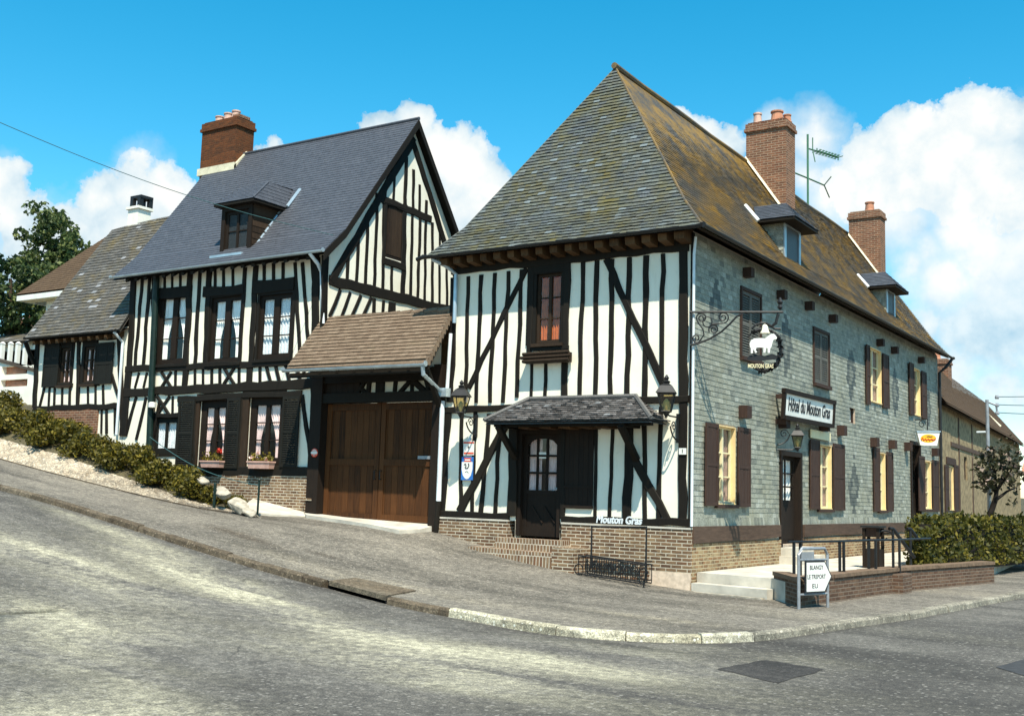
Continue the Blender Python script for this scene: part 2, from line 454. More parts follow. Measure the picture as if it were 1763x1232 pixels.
m_brick('brick_side',(.25,.13,.06),(.36,.29,.16),(.46,.40,.26),amt=.75)
m_brick('brick_chimney',(.17,.065,.036),(.25,.115,.06),(.34,.25,.17),ms=.013,amt=.75)
m_brick('brick_orange',(.145,.048,.016),(.09,.030,.012),(.11,.06,.03),ms=.008,amt=.8,dark=(.03,.018,.012))
m_brick('brick_wall',(.10,.052,.032),(.17,.105,.065),(.20,.16,.12),w=.24,h=.07,amt=.7)
m_brick('brick_step',(.15,.075,.04),(.27,.19,.11),(.55,.49,.38),w=.075,h=.24)
def m_slate(name,stops,moss=None,mthr=(.5,.7),msc=1.2,mamt=.9,moss2=None,rough=.6,fleck=None,spec=.35,streak=None):
    t=NT(name); a=t.attr(); o=t.obj(); n=t.noise(o,7,5,.65); n2=t.noise(o,55,3,.6)
    c=t.ramp(a[0],stops)
    c=t.mix(.55,c,t.ramp(n2,[(.3,tuple(x*.55 for x in stops[0][1])),(.7,tuple(min(1,x*1.4) for x in stops[-1][1]))]),'MIX')
    c=t.mix(.45,c,t.ramp(n,[(.25,(.25,.25,.25)),(.75,(1,1,1))]),'MULTIPLY')
    if moss:
        big=t.noise(t.map(o,streak) if streak else o,msc,6,.68)
        k=t.ramp(t.math('ADD',t.math('MULTIPLY',big,.8),t.math('MULTIPLY',n2,.2)),[(mthr[0],(0,0,0)),(mthr[1],(1,1,1))])
        k=t.math('MULTIPLY',t.math('MULTIPLY',k,mamt),t.math('MULTIPLY_ADD',a[2],.7,.45),clamp=True)
        mc=t.mix(n2,moss,moss2 or tuple(x*.5 for x in moss)); c=t.mix(k,c,mc)
    if fleck: c=t.mix(t.ramp(a[2],[(.955,(0,0,0)),(.97,(.9,.9,.9))]),c,fleck)
    c=t.mix(a[1],c,(.05,.058,.055))
    t.fin(c,rough,t.bump(t.math('ADD',n2,n),.35,.01),spec)
m_slate('slate_front',[(0,(.030,.036,.050)),(.16,(.075,.085,.105)),(.34,(.055,.048,.030)),(.5,(.075,.095,.085)),(.66,(.10,.082,.045)),(.82,(.085,.10,.07)),(.92,(.15,.17,.165)),(1,(.20,.23,.23))],moss=(.19,.125,.028),moss2=(.06,.085,.035),mthr=(.42,.60),msc=1.3,mamt=.85,fleck=(.17,.20,.205))
m_slate('slate_gold',[(0,(.034,.030,.028)),(.3,(.075,.058,.034)),(.55,(.055,.052,.045)),(.8,(.105,.08,.045)),(1,(.15,.135,.11))],moss=(.42,.22,.012),moss2=(.16,.10,.02),mthr=(.42,.58),msc=1.3,mamt=.92,streak=(1.6,1,1.2))
m_slate('slate_blue',[(0,(.060,.065,.078)),(.5,(.078,.084,.10)),(1,(.10,.105,.12))],rough=.5)
m_slate('slate_mossy',[(0,(.045,.04,.035)),(.4,(.10,.08,.05)),(.7,(.085,.08,.072)),(1,(.19,.175,.15))],moss=(.24,.165,.045),moss2=(.08,.07,.04),mthr=(.48,.62),msc=1.3,mamt=.7,fleck=(.27,.27,.27))
m_slate('slate_wall',[(0,(.115,.12,.09)),(.4,(.215,.22,.155)),(.8,(.30,.305,.225)),(1,(.50,.51,.43))],moss=(.36,.32,.19),moss2=(.14,.14,.09),mthr=(.46,.66),msc=1.1,mamt=.55,rough=.65)
m_slate('tile_brown',[(0,(.13,.085,.055)),(.5,(.19,.13,.085)),(1,(.26,.19,.13))],moss=(.22,.17,.09),moss2=(.12,.10,.06),mthr=(.55,.7),msc=2,mamt=.5,rough=.85,spec=.15)
m_slate('tile_dark',[(0,(.07,.055,.046)),(.5,(.16,.135,.12)),(1,(.32,.30,.285))],rough=.75,fleck=(.45,.45,.44))
m_slate('tile_plain',[(0,(.085,.055,.033)),(.5,(.11,.07,.042)),(1,(.13,.085,.05))],rough=.85,spec=.15)
def m_leaf(name,c0,c1,c2):
    t=NT(name); a=t.attr(); c=t.ramp(a[0],[(0,c0),(.55,c1),(1,c2)])
    b=t.n('BsdfPrincipled',{'Base Color':c,'Roughness':.55,'Specular IOR Level':.3}); tr=t.n('BsdfTranslucent',{'Color':c})
    mx=t.n('MixShader',{0:.38,1:b.outputs[0],2:tr.outputs[0]}); t.t.links.new(mx.outputs[0],t.out.inputs[0])
m_leaf('leaf_shrub',(.028,.032,.007),(.13,.11,.015),(.34,.26,.035))
m_leaf('leaf_hedge',(.022,.030,.007),(.10,.095,.014),(.28,.22,.035))
m_leaf('leaf_tree',(.020,.040,.016),(.095,.135,.04),(.28,.30,.10))
m_leaf('leaf_conifer',(.006,.012,.008),(.015,.026,.014),(.035,.05,.02))
m_leaf('leaf_blossom',(.016,.020,.009),(.055,.055,.022),(.60,.45,.38))
m_plain('bark',(.06,.042,.028),.9,.4,7,.1,0,.8,14)
m_plain('bark_dark',(.022,.018,.015),.9,.4,7,.1,0,.8,14)
def m_road(name,base,light,dust,speck=.5,dark=None):
    t=NT(name); o=t.obj(); a=t.attr()
    w=t.noise(o,.35,3)
    st=t.noise(t.map(o,(.16,.85,1),(0,0,.08)),1.0,6,.6,.5)            # tracks of the traffic
    big=t.noise(o,.8,6,.65); fine=t.noise(o,8,6,.8); gr=t.noise(o,55,3,.8)
    v=t.n('TexVoronoi',{'Vector':o,'Scale':15.0})
    vr=t.n('SeparateColor',{0:v.outputs['Color']}).outputs[0]; v=v.outputs['Distance']
    c=t.mix(t.ramp(big,[(.35,(0,0,0)),(.7,(1,1,1))]),base,light)
    c=t.mix(t.ramp(st,[(.44,(0,0,0)),(.66,(.9,.9,.9))]),c,tuple(x*.50 for x in base))
    k=t.math('MULTIPLY',a[0],t.ramp(t.math('ADD',t.math('MULTIPLY',st,.75),t.math('MULTIPLY',fine,.25)),[(.40,(0,0,0)),(.58,(1,1,1))]))
    c=t.mix(t.math('MULTIPLY',k,.85),c,dust)
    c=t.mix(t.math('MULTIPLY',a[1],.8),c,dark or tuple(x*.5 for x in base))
    sp=t.ramp(t.math('ADD',t.math('MULTIPLY',fine,.42),t.math('MULTIPLY',gr,.58)),[(.37,(.14,.14,.14)),(.5,(.85,.85,.85)),(.61,(2.2,2.17,2.05))])
    c=t.mix(speck,c,sp,'MULTIPLY')
    peb=t.ramp(v,[(.22,(1,1,1)),(.32,(0,0,0))]); peb=t.math('MULTIPLY',peb,t.ramp(vr,[(.55,(0,0,0)),(.6,(1,1,1))])); c=t.mix(t.math('MULTIPLY',peb,.5),c,tuple(min(1,x*2.1) for x in light))
    ck=t.n('TexVoronoi',{'Vector':t.mix(.16,o,t.n('TexNoise',{'Vector':o,'Scale':2.2,'Detail':4}).outputs['Color']),'Scale':.55},feature='DISTANCE_TO_EDGE').outputs['Distance']
    cl=t.math('MULTIPLY',t.ramp(ck,[(.0,(1,1,1)),(.007,(0,0,0))]),t.ramp(t.noise(o,.5,2),[(.5,(0,0,0)),(.6,(1,1,1))]))
    c=t.mix(t.math('MULTIPLY',cl,.6),c,tuple(x*.3 for x in base))
    h=t.math('ADD',fine,t.math('MULTIPLY',gr,.5)); t.fin(c,.85,t.bump(h,.8,.02),.25)
m_road('asphalt',(.098,.090,.079),(.175,.163,.14),(.53,.49,.35),.75)
m_road('pavement',(.152,.136,.112),(.228,.203,.163),(.38,.33,.24),.8,dark=(.06,.045,.03))
m_road('patch',(.038,.035,.032),(.06,.055,.05),(.1,.1,.1),.7)
m_road('gravel',(.33,.27,.195),(.50,.43,.33),(.7,.65,.52),.95)
m_road('earth',(.07,.06,.035),(.12,.10,.05),(.2,.17,.1),.6)
m_road('kerbstone',(.085,.062,.038),(.16,.125,.085),(.35,.3,.22),.7)
m_road('kerbpale',(.20,.18,.14),(.33,.30,.235),(.4,.38,.3),.7)
m_road('kerbpaint',(.38,.34,.235),(.60,.55,.41),(.8,.78,.66),.85)

# ------------------------------------------------------------------ the setting
KP=[(0,835),(50,848),(100,862),(200,893),(300,925),(400,956),(480,980),(560,1000),(650,1025),(720,1039),(790,1050),(900,1072),(1000,1085),(1090,1092),(1200,1095),(1310,1090),(1460,1068),(1565,1055),(1660,1038),(1763,1020)]
kp=[G(*q) for q in KP]
ctrl=[Vector((-80,-5.8,0)),Vector((-40,-5.5,0)),Vector((-20,-5.38,0))]+[Vector((p.x,p.y,0)) for p in kp]+[Vector((5.9,14,0)),Vector((7.6,30,0)),Vector((11,70,0))]
def resample(pts,step):
    out=[]; 
    for i in range(len(pts)-1):
        p0=pts[max(i-1,0)];p1=pts[i];p2=pts[i+1];p3=pts[min(i+2,len(pts)-1)]
        n=max(1,int((p2-p1).length/step))
        for k in range(n):
            t=k/n
            out.append(.5*((2*p1)+(p2-p0)*t+(2*p0-5*p1+4*p2-p3)*t*t+(3*p1-p0-3*p2+p3)*t**3))
    out.append(pts[-1]); return out
kerb=resample(ctrl,.45)
for _ in range(3): kerb=[kerb[0]]+[(kerb[i-1]+kerb[i]*2+kerb[i+1])/4 for i in range(1,len(kerb)-1)]+[kerb[-1]]
def knorm(i):
    d=kerb[min(i+1,len(kerb)-1)]-kerb[max(i-1,0)]; d.normalize(); return Vector((d.y,-d.x,0))   # outward, to the road
KN=[knorm(i) for i in range(len(kerb))]
DROP=.108
def gauss(pts,x,y):
    m=0
    for (c,rx,ry,a) in pts:
        dx=(x-c.x)*.985-(y-c.y)*.17; dy=(x-c.x)*.17+(y-c.y)*.985
        m+=a*math.exp(-(dx/rx)**2-(dy/ry)**2)
    return min(1,m)
dustpts=[(G(*q),rx,ry,a) for q,rx,ry,a in [((800,1130),3.0,.5,.75),((1010,1128),2.2,.45,1),((930,1165),1.8,.5,1),((1150,1120),1.5,.35,.9),((140,1055),1.6,.8,1),((330,975),2.6,.5,.9),((80,945),2.5,.7,.9),((200,905),3.0,.35,.6),((560,1060),2.4,.4,.6),((330,1222),1.1,.4,.8),((60,1222),1.0,.6,.8),((530,1105),1.5,.35,.45),((680,1090),2,.3,.6),((1290,1112),1.6,.3,.5),((1600,1075),1.8,.5,.35),((1190,1225),.9,.3,.5),((1640,1200),1,.2,.4),((120,1120),1.0,.5,.6),((420,1010),2.0,.45,.6),((230,1000),1.8,.4,.6),((300,1140),1.2,.3,.4),((700,1150),1.6,.3,.4)]]
darkpts=[(G(*q),rx,ry,a) for q,rx,ry,a in [((1200,1195),1.2,.5,.9),((1080,1210),1.1,.5,.85),((1230,1225),.7,.3,.6),((1560,1130),3.0,1.4,.75),((1740,1085),3.0,1.8,.75),((1500,1200),1.8,.9,.7),((1680,1190),2.0,.9,.6),((480,1180),2,.5,.5),((850,1215),1.2,.4,.5),((60,1010),1.8,.35,.4)]]
mb=MB(); pc=[]; rows=46; SIN=Vector((.14,0,0))
for i,k in enumerate(kerb):
    n=KN[i]
    if k.x<-3: tgt=Vector((k.x-2,-46,0))
    elif k.y>0: tgt=Vector((k.x+46,k.y-3,0))
    else: tgt=k+n*46
    for j in range(rows+1):
        t=(j/rows)**2.2; p=k+(tgt-k)*t
        if j==0: p=k-n*.05
        z=gz(p.x,p.y)-DROP-.03*(1-math.exp(-((p-k).length)))*0
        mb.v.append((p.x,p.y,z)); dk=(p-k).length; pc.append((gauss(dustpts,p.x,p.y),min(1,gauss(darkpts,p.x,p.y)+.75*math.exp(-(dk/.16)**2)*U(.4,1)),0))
w=rows+1
for i in range(len(kerb)-1):
    for j in range(rows): mb.f.append((i*w+j,i*w+j+1,(i+1)*w+j+1,(i+1)*w+j)); mb.c.append((.5,.5,.5))
struct_road=mb.build('road',M['asphalt'],smooth=True,pcol=pc); tag(struct_road,kind='structure')
mb=MB(); pc=[]; rows=64; w=rows+1
stain=[(G(395,915),.75,.22,1),(G(440,930),.5,.16,.8),(G(560,955),.5,.10,.6)]
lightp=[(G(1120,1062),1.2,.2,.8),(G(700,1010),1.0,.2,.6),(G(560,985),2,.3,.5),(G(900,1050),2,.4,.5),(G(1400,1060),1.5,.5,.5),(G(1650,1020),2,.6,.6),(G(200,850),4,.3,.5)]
for i,k in enumerate(kerb):
    if k.x<-1 : tg=Vector((k.x,1.3,0))
    elif k.y<-3.0: tg=Vector((-.6+(k.x+1)*.16,1.0,0))
    else: tg=Vector((.25,max(.9,k.y+2.5),0))
    k2=k-KN[i]*.13
    for j in range(rows+1):
        t=j/rows; p=k2+(tg-k2)*t; mb.v.append((p.x,p.y,gz(p.x,p.y)-(0 if j else .004)))
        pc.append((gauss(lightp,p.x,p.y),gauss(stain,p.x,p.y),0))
for i in range(len(kerb)-1):
    for j in range(rows): mb.f.append((i*w+j,(i+1)*w+j,(i+1)*w+j+1,i*w+j+1)); mb.c.append((.5,.5,.5))
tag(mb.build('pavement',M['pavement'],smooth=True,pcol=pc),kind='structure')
# kerb stones: painted white round the corner, bare elsewhere
xw0=kp[10]; xw1=kp[15]; xi0=kp[7]+Vector((.05,0,0)); xi1=kp[8]
arc=[0]
for i in range(1,len(kerb)): arc.append(arc[-1]+(kerb[i]-kerb[i-1]).length)
def nearest(p): return min(range(len(kerb)),key=lambda i:(kerb[i]-Vector((p.x,p.y,0))).length)
aw0,aw1=arc[nearest(xw0)],arc[nearest(xw1)]; ai0,ai1=arc[nearest(kp[7])],arc[nearest(kp[8])]
def kat(a):
    i=max(0,min(len(arc)-2,int(np.searchsorted(arc,a))-1)); t=(a-arc[i])/(arc[i+1]-arc[i]); 
    return kerb[i].lerp(kerb[i+1],t),KN[i].lerp(KN[i+1],t).normalized()
kb=MB(); kw=MB(); kc=MB(); a=20.0
while a<arc[-1]-5:
    L=U(.85,1.1)
    for brk in (aw0,aw1,ai0,ai1):
        if a<brk<a+L-.02: L=max(.12,brk-a)
    if not(ai0-.01<=a<ai1-.01):
        m=kw if aw0-.01<=a<aw1-.01 else (kb if a<aw1 else kc)
        sx=U(-.012,.012); sz=U(-.012,.012); ns=3; rws=[]
        for q in range(ns+1):
            p,n=kat(a+.007+(L-.014)*q/ns); z=gz(p.x,p.y)+.005+sz
            e=.012
            rws.append([p+n*(.015+sx)+Vector((0,0,z-.2)),p+n*(.0+sx)+Vector((0,0,z-.028)),p+n*(-.028+sx)+Vector((0,0,z)),p-n*.14+Vector((0,0,z)),p-n*.14+Vector((0,0,z-.2))])
        o=len(m.v)
        vs=[v for r in rws for v in r]; fs=[]
        for q in range(ns):
            for j in range(5): fs.append((q*5+j,(q+1)*5+j,(q+1)*5+(j+1)%5,q*5+(j+1)%5))
        fs+=[tuple(range(5)),tuple(reversed(range(ns*5,ns*5+5)))]
        m.add(vs,fs,(U(0,.3),U(0,.5) if m is kb else U(0,.12),.5))
    a+=L
struct('kerb',kb,M['kerbstone']); struct('pale_kerb',kc,M['kerbpale']); struct('painted_kerb',kw,M['kerbpaint'])
# earth far and wide
mb=MB(); gx=[-420,-260,-160,-100,-70,-50,-40,-32,-26,-21,-17,-13,-10,-7,-4,-1,2,6,12,20,40,80,160,420]
gy=[-420,-200,-100,-60,-40,-25,-12,-6,-2,0,2,5,9,14,20,30,45,70,120,220,420]
for x in gx:
    for y in gy: mb.v.append((x,y,gz(x,y)-.34))
for i in range(len(gx)-1):
    for j in range(len(gy)-1):
        a=i*len(gy)+j; mb.f.append((a,a+len(gy),a+len(gy)+1,a+1)); mb.c.append((.5,.5,.5))
tag(mb.build('ground',M['earth'],smooth=True,pcol=[(0,0,0)]*len(mb.v)),kind='structure')
# planted bank between the pavement and the left-hand houses
BK=[G(*q) for q in [(440,888),(370,880),(300,866),(230,850),(150,830),(80,812),(0,790)]]
bx=[p.x for p in reversed(BK)]; by=[p.y for p in reversed(BK)]; bz=[p.z for p in reversed(BK)]
bx=[-60,-30]+bx; by=[-1.6,-2.0]+by; bz=[gz(-60,-1.6),gz(-30,-2)]+bz
TX=[-60,-30,-26,-21,-16.8,-13.5,-11.6,-9.6]; TZ=[7.6,5.0,4.35,3.5,2.75,1.85,1.32,1.05]
def bank(x,t):
    fy=float(np.interp(x,bx,by)); fz=float(np.interp(x,bx,bz)); ty=-.02 if x>-21.1 else min(4,-.02+(-21.1-x)*.8); tz=float(np.interp(x,TX,TZ))
    pr=1-(1-t)**1.7
    return Vector((x,fy+(ty-fy)*t,fz-.03+(tz-fz+.03)*pr))
gb_=MB(); eb=MB(); xs=np.arange(-10.35,-46,-.18); T=[0,.04,.09,.14,.19,.24,.28,.32]; T2=[.32,.45,.6,.8,1.0]
for m,TT in ((gb_,T),(eb,T2)):
    for x in xs:
        for t in TT:
            p=bank(x,t); edge=1.0 if 0<t<1 else .15
            m.v.append((p.x+U(-.05,.05)*edge,p.y+U(-.04,.04)*edge,p.z+(U(-.045,.05) if t!=.32 else 0)*edge))
    w=len(TT)
    for i in range(len(xs)-1):
        for j in range(w-1): m.f.append((i*w+j,i*w+j+1,(i+1)*w+j+1,(i+1)*w+j)); m.c.append((.5,.5,.5))
tag(gb_.build('gravel_bank',M['gravel'],pcol=[(0,0,0)]*len(gb_.v)),kind='structure')
tag(eb.build('planting_bed',M['earth'],pcol=[(0,0,0)]*len(eb.v)),kind='structure')
mb=MB(); rp=[Vector((-9.55,-.03,1.10)),Vector((-11.6,-.03,1.42)),Vector((-11.0,-.9,1.26)),Vector((-10.3,-1.75,gz(-10.3,-1.75)+.05)),Vector((-9.75,-1.2,gz(-9.75,-1.2)+.045)),Vector((-9.5,-.4,1.06))]
mb.add(rp+[p-Vector((0,0,.4)) for p in rp],[tuple(range(6)) if (rp[1]-rp[0]).cross(rp[2]-rp[0]).z>0 else tuple(reversed(range(6)))]+[(i,(i+1)%6,(i+1)%6+6,i+6) for i in range(6)]); struct('cement_ramp',mb,M['concrete'])
# low stone edging along the pavement side of the bank
mb=MB()
for i in range(60):
    x=-10.3-i*.62; p=bank(x,0); q=bank(x-.6,0)
    mb.hexa([p+Vector((0,-.05,-.1)),p+Vector((0,.03,-.1)),q+Vector((0,.03,-.1)),q+Vector((0,-.05,-.1))],[p+Vector((0,-.05,.05+U(-.01,.01))),p+Vector((0,.03,.05)),q+Vector((0,.03,.05)),q+Vector((0,-.05,.05+U(-.01,.01)))],(0,.3,.5))
struct('bank_edging',mb,M['kerbstone'])
# patches in the roadway
def patch(name,px,off,mat,n=8,jit=.02):
    pts=[G(*q) for q in px]; mb=MB(); out=[]
    for i in range(len(pts)):
        a=pts[i]; b=pts[(i+1)%len(pts)]
        for k in range(n): 
            p=a.lerp(b,k/n); out.append(Vector((p.x+U(-jit,jit),p.y+U(-jit,jit),0)))
    out=[Vector((p.x,p.y,gz(p.x,p.y)-DROP+off)) for p in out]
    tri=tessellate_polygon([out]); mb.add(out,[t if (out[t[1]]-out[t[0]]).cross(out[t[2]]-out[t[0]]).z>0 else tuple(reversed(t)) for t in tri])
    return tag(mb.build(name,mat,pcol=[(0,0,0)]*len(mb.v)),kind='structure')
patch('road_patch',[(1232,1134),(1318,1120),(1420,1135),(1340,1158)],.005,M['patch'])
patch('tar_spot',[(262,1216),(300,1213),(338,1217),(348,1236),(252,1236)],.006,M['tar'],5,.01)
patch('manhole_cover',[(1714,1132),(1763,1119),(1790,1132),(1763,1146)],.006,M['tar'],5,.005)
# concrete apron of the gateway
mb=MB(); ap=[(-9.75,.3),(-9.75,-.16),(-9.3,-.55),(-8.2,-.75),(-6.9,-1.05),(-6.1,-1.1),(-5.98,-.55),(-5.98,.3)]
top=[Vector((x,y,1.03 if y>-.4 else gz(x,y)+.075)) for x,y in ap]; top=[Vector((p.x,p.y,max(p.z,gz(p.x,p.y)+.075))) for p in top]
tri=tessellate_polygon([[Vector((p.x,p.y,0)) for p in top]])
mb.add(top+[p-Vector((0,0,.3)) for p in top],[t if (top[t[1]]-top[t[0]]).cross(top[t[2]]-top[t[0]]).z>0 else tuple(reversed(t)) for t in tri]+[(i,(i+1)%8,(i+1)%8+8,i+8) for i in range(8)])
struct('gateway_apron',mb,M['concrete'])

# ================================================================== THE INN
inn=thing('inn','timbered corner inn with a tall mossy slate hip roof and grey slate-hung side wall','inn',(0,0,0))
LW=-5.74; LEN=20.55
door_r=FR.rect(889,966,737,926,xr=925); door_r=(door_r[0],door_r[1],.86,3.12)
win_r=FR.rect(923,968,470,591,xr=945)
m=MB()
outl=[(-5.93,1.16),(door_r[0],1.16),(door_r[0],door_r[3]),(door_r[1],door_r[3]),(door_r[1],1.17),(-.02,1.19),(-.02,6.9),(LW+.03,6.9)]
wall(m,FR,outl,[win_r],.24)
for x in (0,1): m.quad(FR.at(door_r[x],.8,0),FR.at(door_r[x],door_r[3],0),FR.at(door_r[x],door_r[3],-.24),FR.at(door_r[x],.8,-.24))
m.quad(FR.at(door_r[0],door_r[3],0),FR.at(door_r[1],door_r[3],0),FR.at(door_r[1],door_r[3],-.24),FR.at(door_r[0],door_r[3],-.24))
# the sliver of wall under z 1.3 beside the door is behind the brick plinth
m.build('plaster_wall',M['plaster'],inn)
m=MB()   # hidden walls: yard side and far gable
m.quad((LW,.02,.5),(LW,LEN,.5),(LW,LEN,6.9),(LW,.02,6.9)); m.quad((LW,LEN,-.2),(0,LEN,-.2),(0,LEN,6.9),(LW,LEN,6.9)); m.add([(LW,LEN,6.9),(0,LEN,6.9),(-2.85,LEN,11.3)],[(0,1,2)])
m.build('rear_wall',M['plaster'],inn)
# brick plinth on the street front, two lengths either side of the door
def plinth(u0,u1,zt,off,zb,ratl=0):
    m=MB(); m.hexa([(u0+ratl,-off,zb),(u1,-off,zb),(u1,.2,zb),(u0+ratl,.2,zb)],[(u0,-off,zt),(u1,-off,zt),(u1,.2,zt),(u0,.2,zt)]); return m
ul=FR.px(877,890)[0]; ur=FR.px(970,898)[0]
plinth(-5.96,ul,1.14,.07,.2,-.03).build('brick_plinth',M['brick_base'],inn)
plinth(ur,.05,1.14,.07,-.2).build('brick_plinth',M['brick_base'],inn)
m=MB(); m.box((-5.98,-.085,1.14),(ul+.01,.1,1.175)); m.box((ur-.01,-.085,1.14),(.06,.1,1.175)); m.build('plinth_cap',M['concrete'],inn)
m=MB(); m.hexa([(-.85,-.16,-.2),(.08,-.16,-.2),(.08,-.06,-.2),(-.85,-.06,-.2)],[(-.75,-.085,.33),(.07,-.085,.33),(.07,-.06,.33),(-.75,-.06,.33)])
m.build('cement_footing',M['cement_cap'],inn)
# studs upstairs: (top x,y -> bottom x,y, width m)
S1=[(807,476,802,690,.12),(829,473,820,693,.13),(852.7,470,844,693,.13),(876,467,866,693,.13),(899,464,890,684,.13),
    (1004,452,998,686,.13),(1028,449,1025,684,.14),(1054,446,1051.5,682,.14),(1084,443,1080,680,.15),(1113,440,1109.5,690,.16),(1142,437,1139,688,.12),
    (916,626,914.5,688,.09),(940,626,938.5,686,.10)]
S2=[(795.5,708,793,884,.13),(819,707,813,884,.12),(843,712,828,884,.14),(860,735,853,884,.12),
    (1028,712,1025,893,.09),(1056,712,1049.6,893,.10),(1109,705,1110.6,897,.12),(1139,700,1134.5,897,.12)]
for s in S1: timber(inn,FR,'stud',*s[:4],s[4]*.76,.032)
for s in S2: timber(inn,FR,'stud',*s[:4],s[4]*.78,.032)
for s in [(907,462,807,668,.14),(1045,446,1141,660,.17),(872.5,728,792,880,.21),(1085,778,1150,894,.19)]: timber(inn,FR,'brace',*s[:4],s[4]*.84,.045)
for s in [(783,478,775.5,692,.2),(772.5,704,760.5,886,.2),(1177,420,1177,686,.21),(1177,684,1176,892,.2),(1085,712,1080,893,.21),(885,728,882,888,.25),(971.5,716,969,893,.12),(918.5,455,912,624,.13),(978,451,972,686,.16)]:
    timber(inn,FR,'post',*s[:4],s[4]*.86,.052)
for s in [(779,464,1187,421,.27),(768,706,1187,686,.15),(760,884.5,878,888,.16),(968,892.5,1187,899,.16),(917,601,980,598,.10)]: timber(inn,FR,'rail',*s[:4],s[4]*.88,.060)
# wood panel under the eave above the upstairs window
m=MB(); a=FR.px(919,448); b=FR.px(980,478); bar(m,FR,a[0],b[0],win_r[3]+.0,6.78,-.02,.045); m.build('window_lintel',M['timber'],inn)
# rafter ends and soffit under the street eave
m=MB(); m.quad((-6.0,-.46,6.80),(.3,-.46,6.80),(.3,.05,7.0),(-6.0,.05,7.0)); m.build('soffit',M['soffit'],inn)
for i in range(17):
    x=-5.72+i*.352; m=MB(); w=.085+U(-.01,.02)
    m.hexa([(x-w,-.40,6.66),(x+w,-.40,6.66),(x+w,.02,6.62),(x-w,.02,6.62)],[(x-w,-.42,6.80),(x+w,-.42,6.80),(x+w,.02,6.98),(x-w,.02,6.98)],(U(0,1),.5,.5)); m.build('rafter',M['rafter_wood'],inn)
# front door
do=MB(); u0,u1,v0,v1=door_r; D=.12
bar(do,FR,u0,u0+.10,v0,v1,-D-.02,-.01); bar(do,FR,u1-.10,u1,v0,v1,-D-.02,-.01); bar(do,FR,u0+.1,u1-.1,v1-.16,v1,-D-.02,-.012)
a,b=u0+.1,u1-.1; c=v0; d=v1-.16; mid=c+(d-c)*.45
bar(do,FR,a,a+.09,c,d,-D-.05,-D); bar(do,FR,b-.09,b,c,d,-D-.05,-D); bar(do,FR,a+.09,b-.09,c,c+.18,-D-.05,-D); bar(do,FR,a+.09,b-.09,mid-.09,mid,-D-.05,-D); bar(do,FR,a+.09,b-.09,d-.09,d,-D-.05,-D)
bar(do,FR,a+.09,b-.09,c+.18,mid-.09,-D-.045,-D-.022)
for k in (0,1):                                   # raised lozenge bars of the lower panel
    x=a+.22+k*.30; m2=[FR.at(x,c+.62,-D-.01),FR.at(x+.26,c+.28,-D-.01)]
    beam(do,m2[0],m2[1],.03,.014,FR.n,0,-.012)
do.add(*(lambda A,n:([FR.at(A[0],A[1],-D-.02)]+[FR.at(A[0]+A[2]*math.cos(t*math.pi/n),A[1]+A[3]*math.sin(t*math.pi/n),-D-.02) for t in range(n+1)],[(0,i+1,i+2) for i in range(0)]))(((a+b)/2,d-.2,.3,.2),8))
xs=[a+.09+(b-a-.18)*i/3 for i in range(4)]; ys=[mid+(d-.09-mid)*i/3 for i in range(4)]
for i in (1,2): bar(do,FR,xs[i]-.022,xs[i]+.022,mid,d-.09,-D-.045,-D-.002)
for j in (1,2): bar(do,FR,a+.09,b-.09,ys[j]-.022,ys[j]+.022,-D-.042,-D-.006)
for sx in (0,1):                                   # corner fillets give the arched head
    cx=a+.09 if sx==0 else b-.09; sg=1 if sx==0 else -1
    do.prism([FR.at(cx,d-.09,-D-.046),FR.at(cx+sg*.22,d-.09,-D-.046),FR.at(cx+sg*.10,d-.13,-D-.046),FR.at(cx,d-.22,-D-.046)],FR.n*.045)
do=do.build('front_door',M['door_wood'],inn)
m=MB(); m.quad(FR.at(a+.08,mid-.01,-D-.03),FR.at(b-.08,mid-.01,-D-.03),FR.at(b-.08,d-.08,-D-.03),FR.at(a+.08,d-.08,-D-.03)); m.build('pane',M['glass'],do)
w3=(b-a-.18)/3
for q in (0,1):
    curtain_mesh(FR,a+.09 if q==0 else b-.09-w3*1.25,a+.09+w3*1.25 if q==0 else b-.09,mid,d-.08,-D-.10,.016,5).build('curtain',M['curtain_pink'],do)
m=MB(); bar(m,FR,xs[1]+.03,xs[2]-.03,ys[1]+.30,ys[1]+.43,-D-.025,-D-.018); m=m.build('notice_card',M['white_paint'],do)
m=MB(); m.lathe(FR.at(b-.045,c+.98,-D),[(.012,0),(.012,.04),(.03,.045),(.03,.07),(.012,.08)],10,ax=FR.n); m.build('handle',M['metal_grey'],do)
# dark board beside the door, white strip below
u0,v0=FR.px(971,874); u1,v1=FR.px(1024,716); m=MB(); n=6
for i in range(n):
    bar(m,FR,u0+(u1-u0)*i/n+.002,u0+(u1-u0)*(i+1)/n-.002,v0,v1,.0,.03+U(-.002,.002),(U(0,1),0,0))
bar(m,FR,u0,u1,v0,v0+.06,.03,.05); bar(m,FR,u0,u1,v0+(v1-v0)*.22,v0+(v1-v0)*.22+.05,.03,.05); bar(m,FR,u0,u1,v1-.07,v1,.03,.05)
m.build('wall_panel',M['door_wood'],inn)
# upstairs window
casing(inn,FR,win_r,.22,.16,.22,.02); wo=window(inn,FR,win_r,M['frame_brown'],2,3,.09,.07,.022,'curtain_orange',sill='frame_brown')
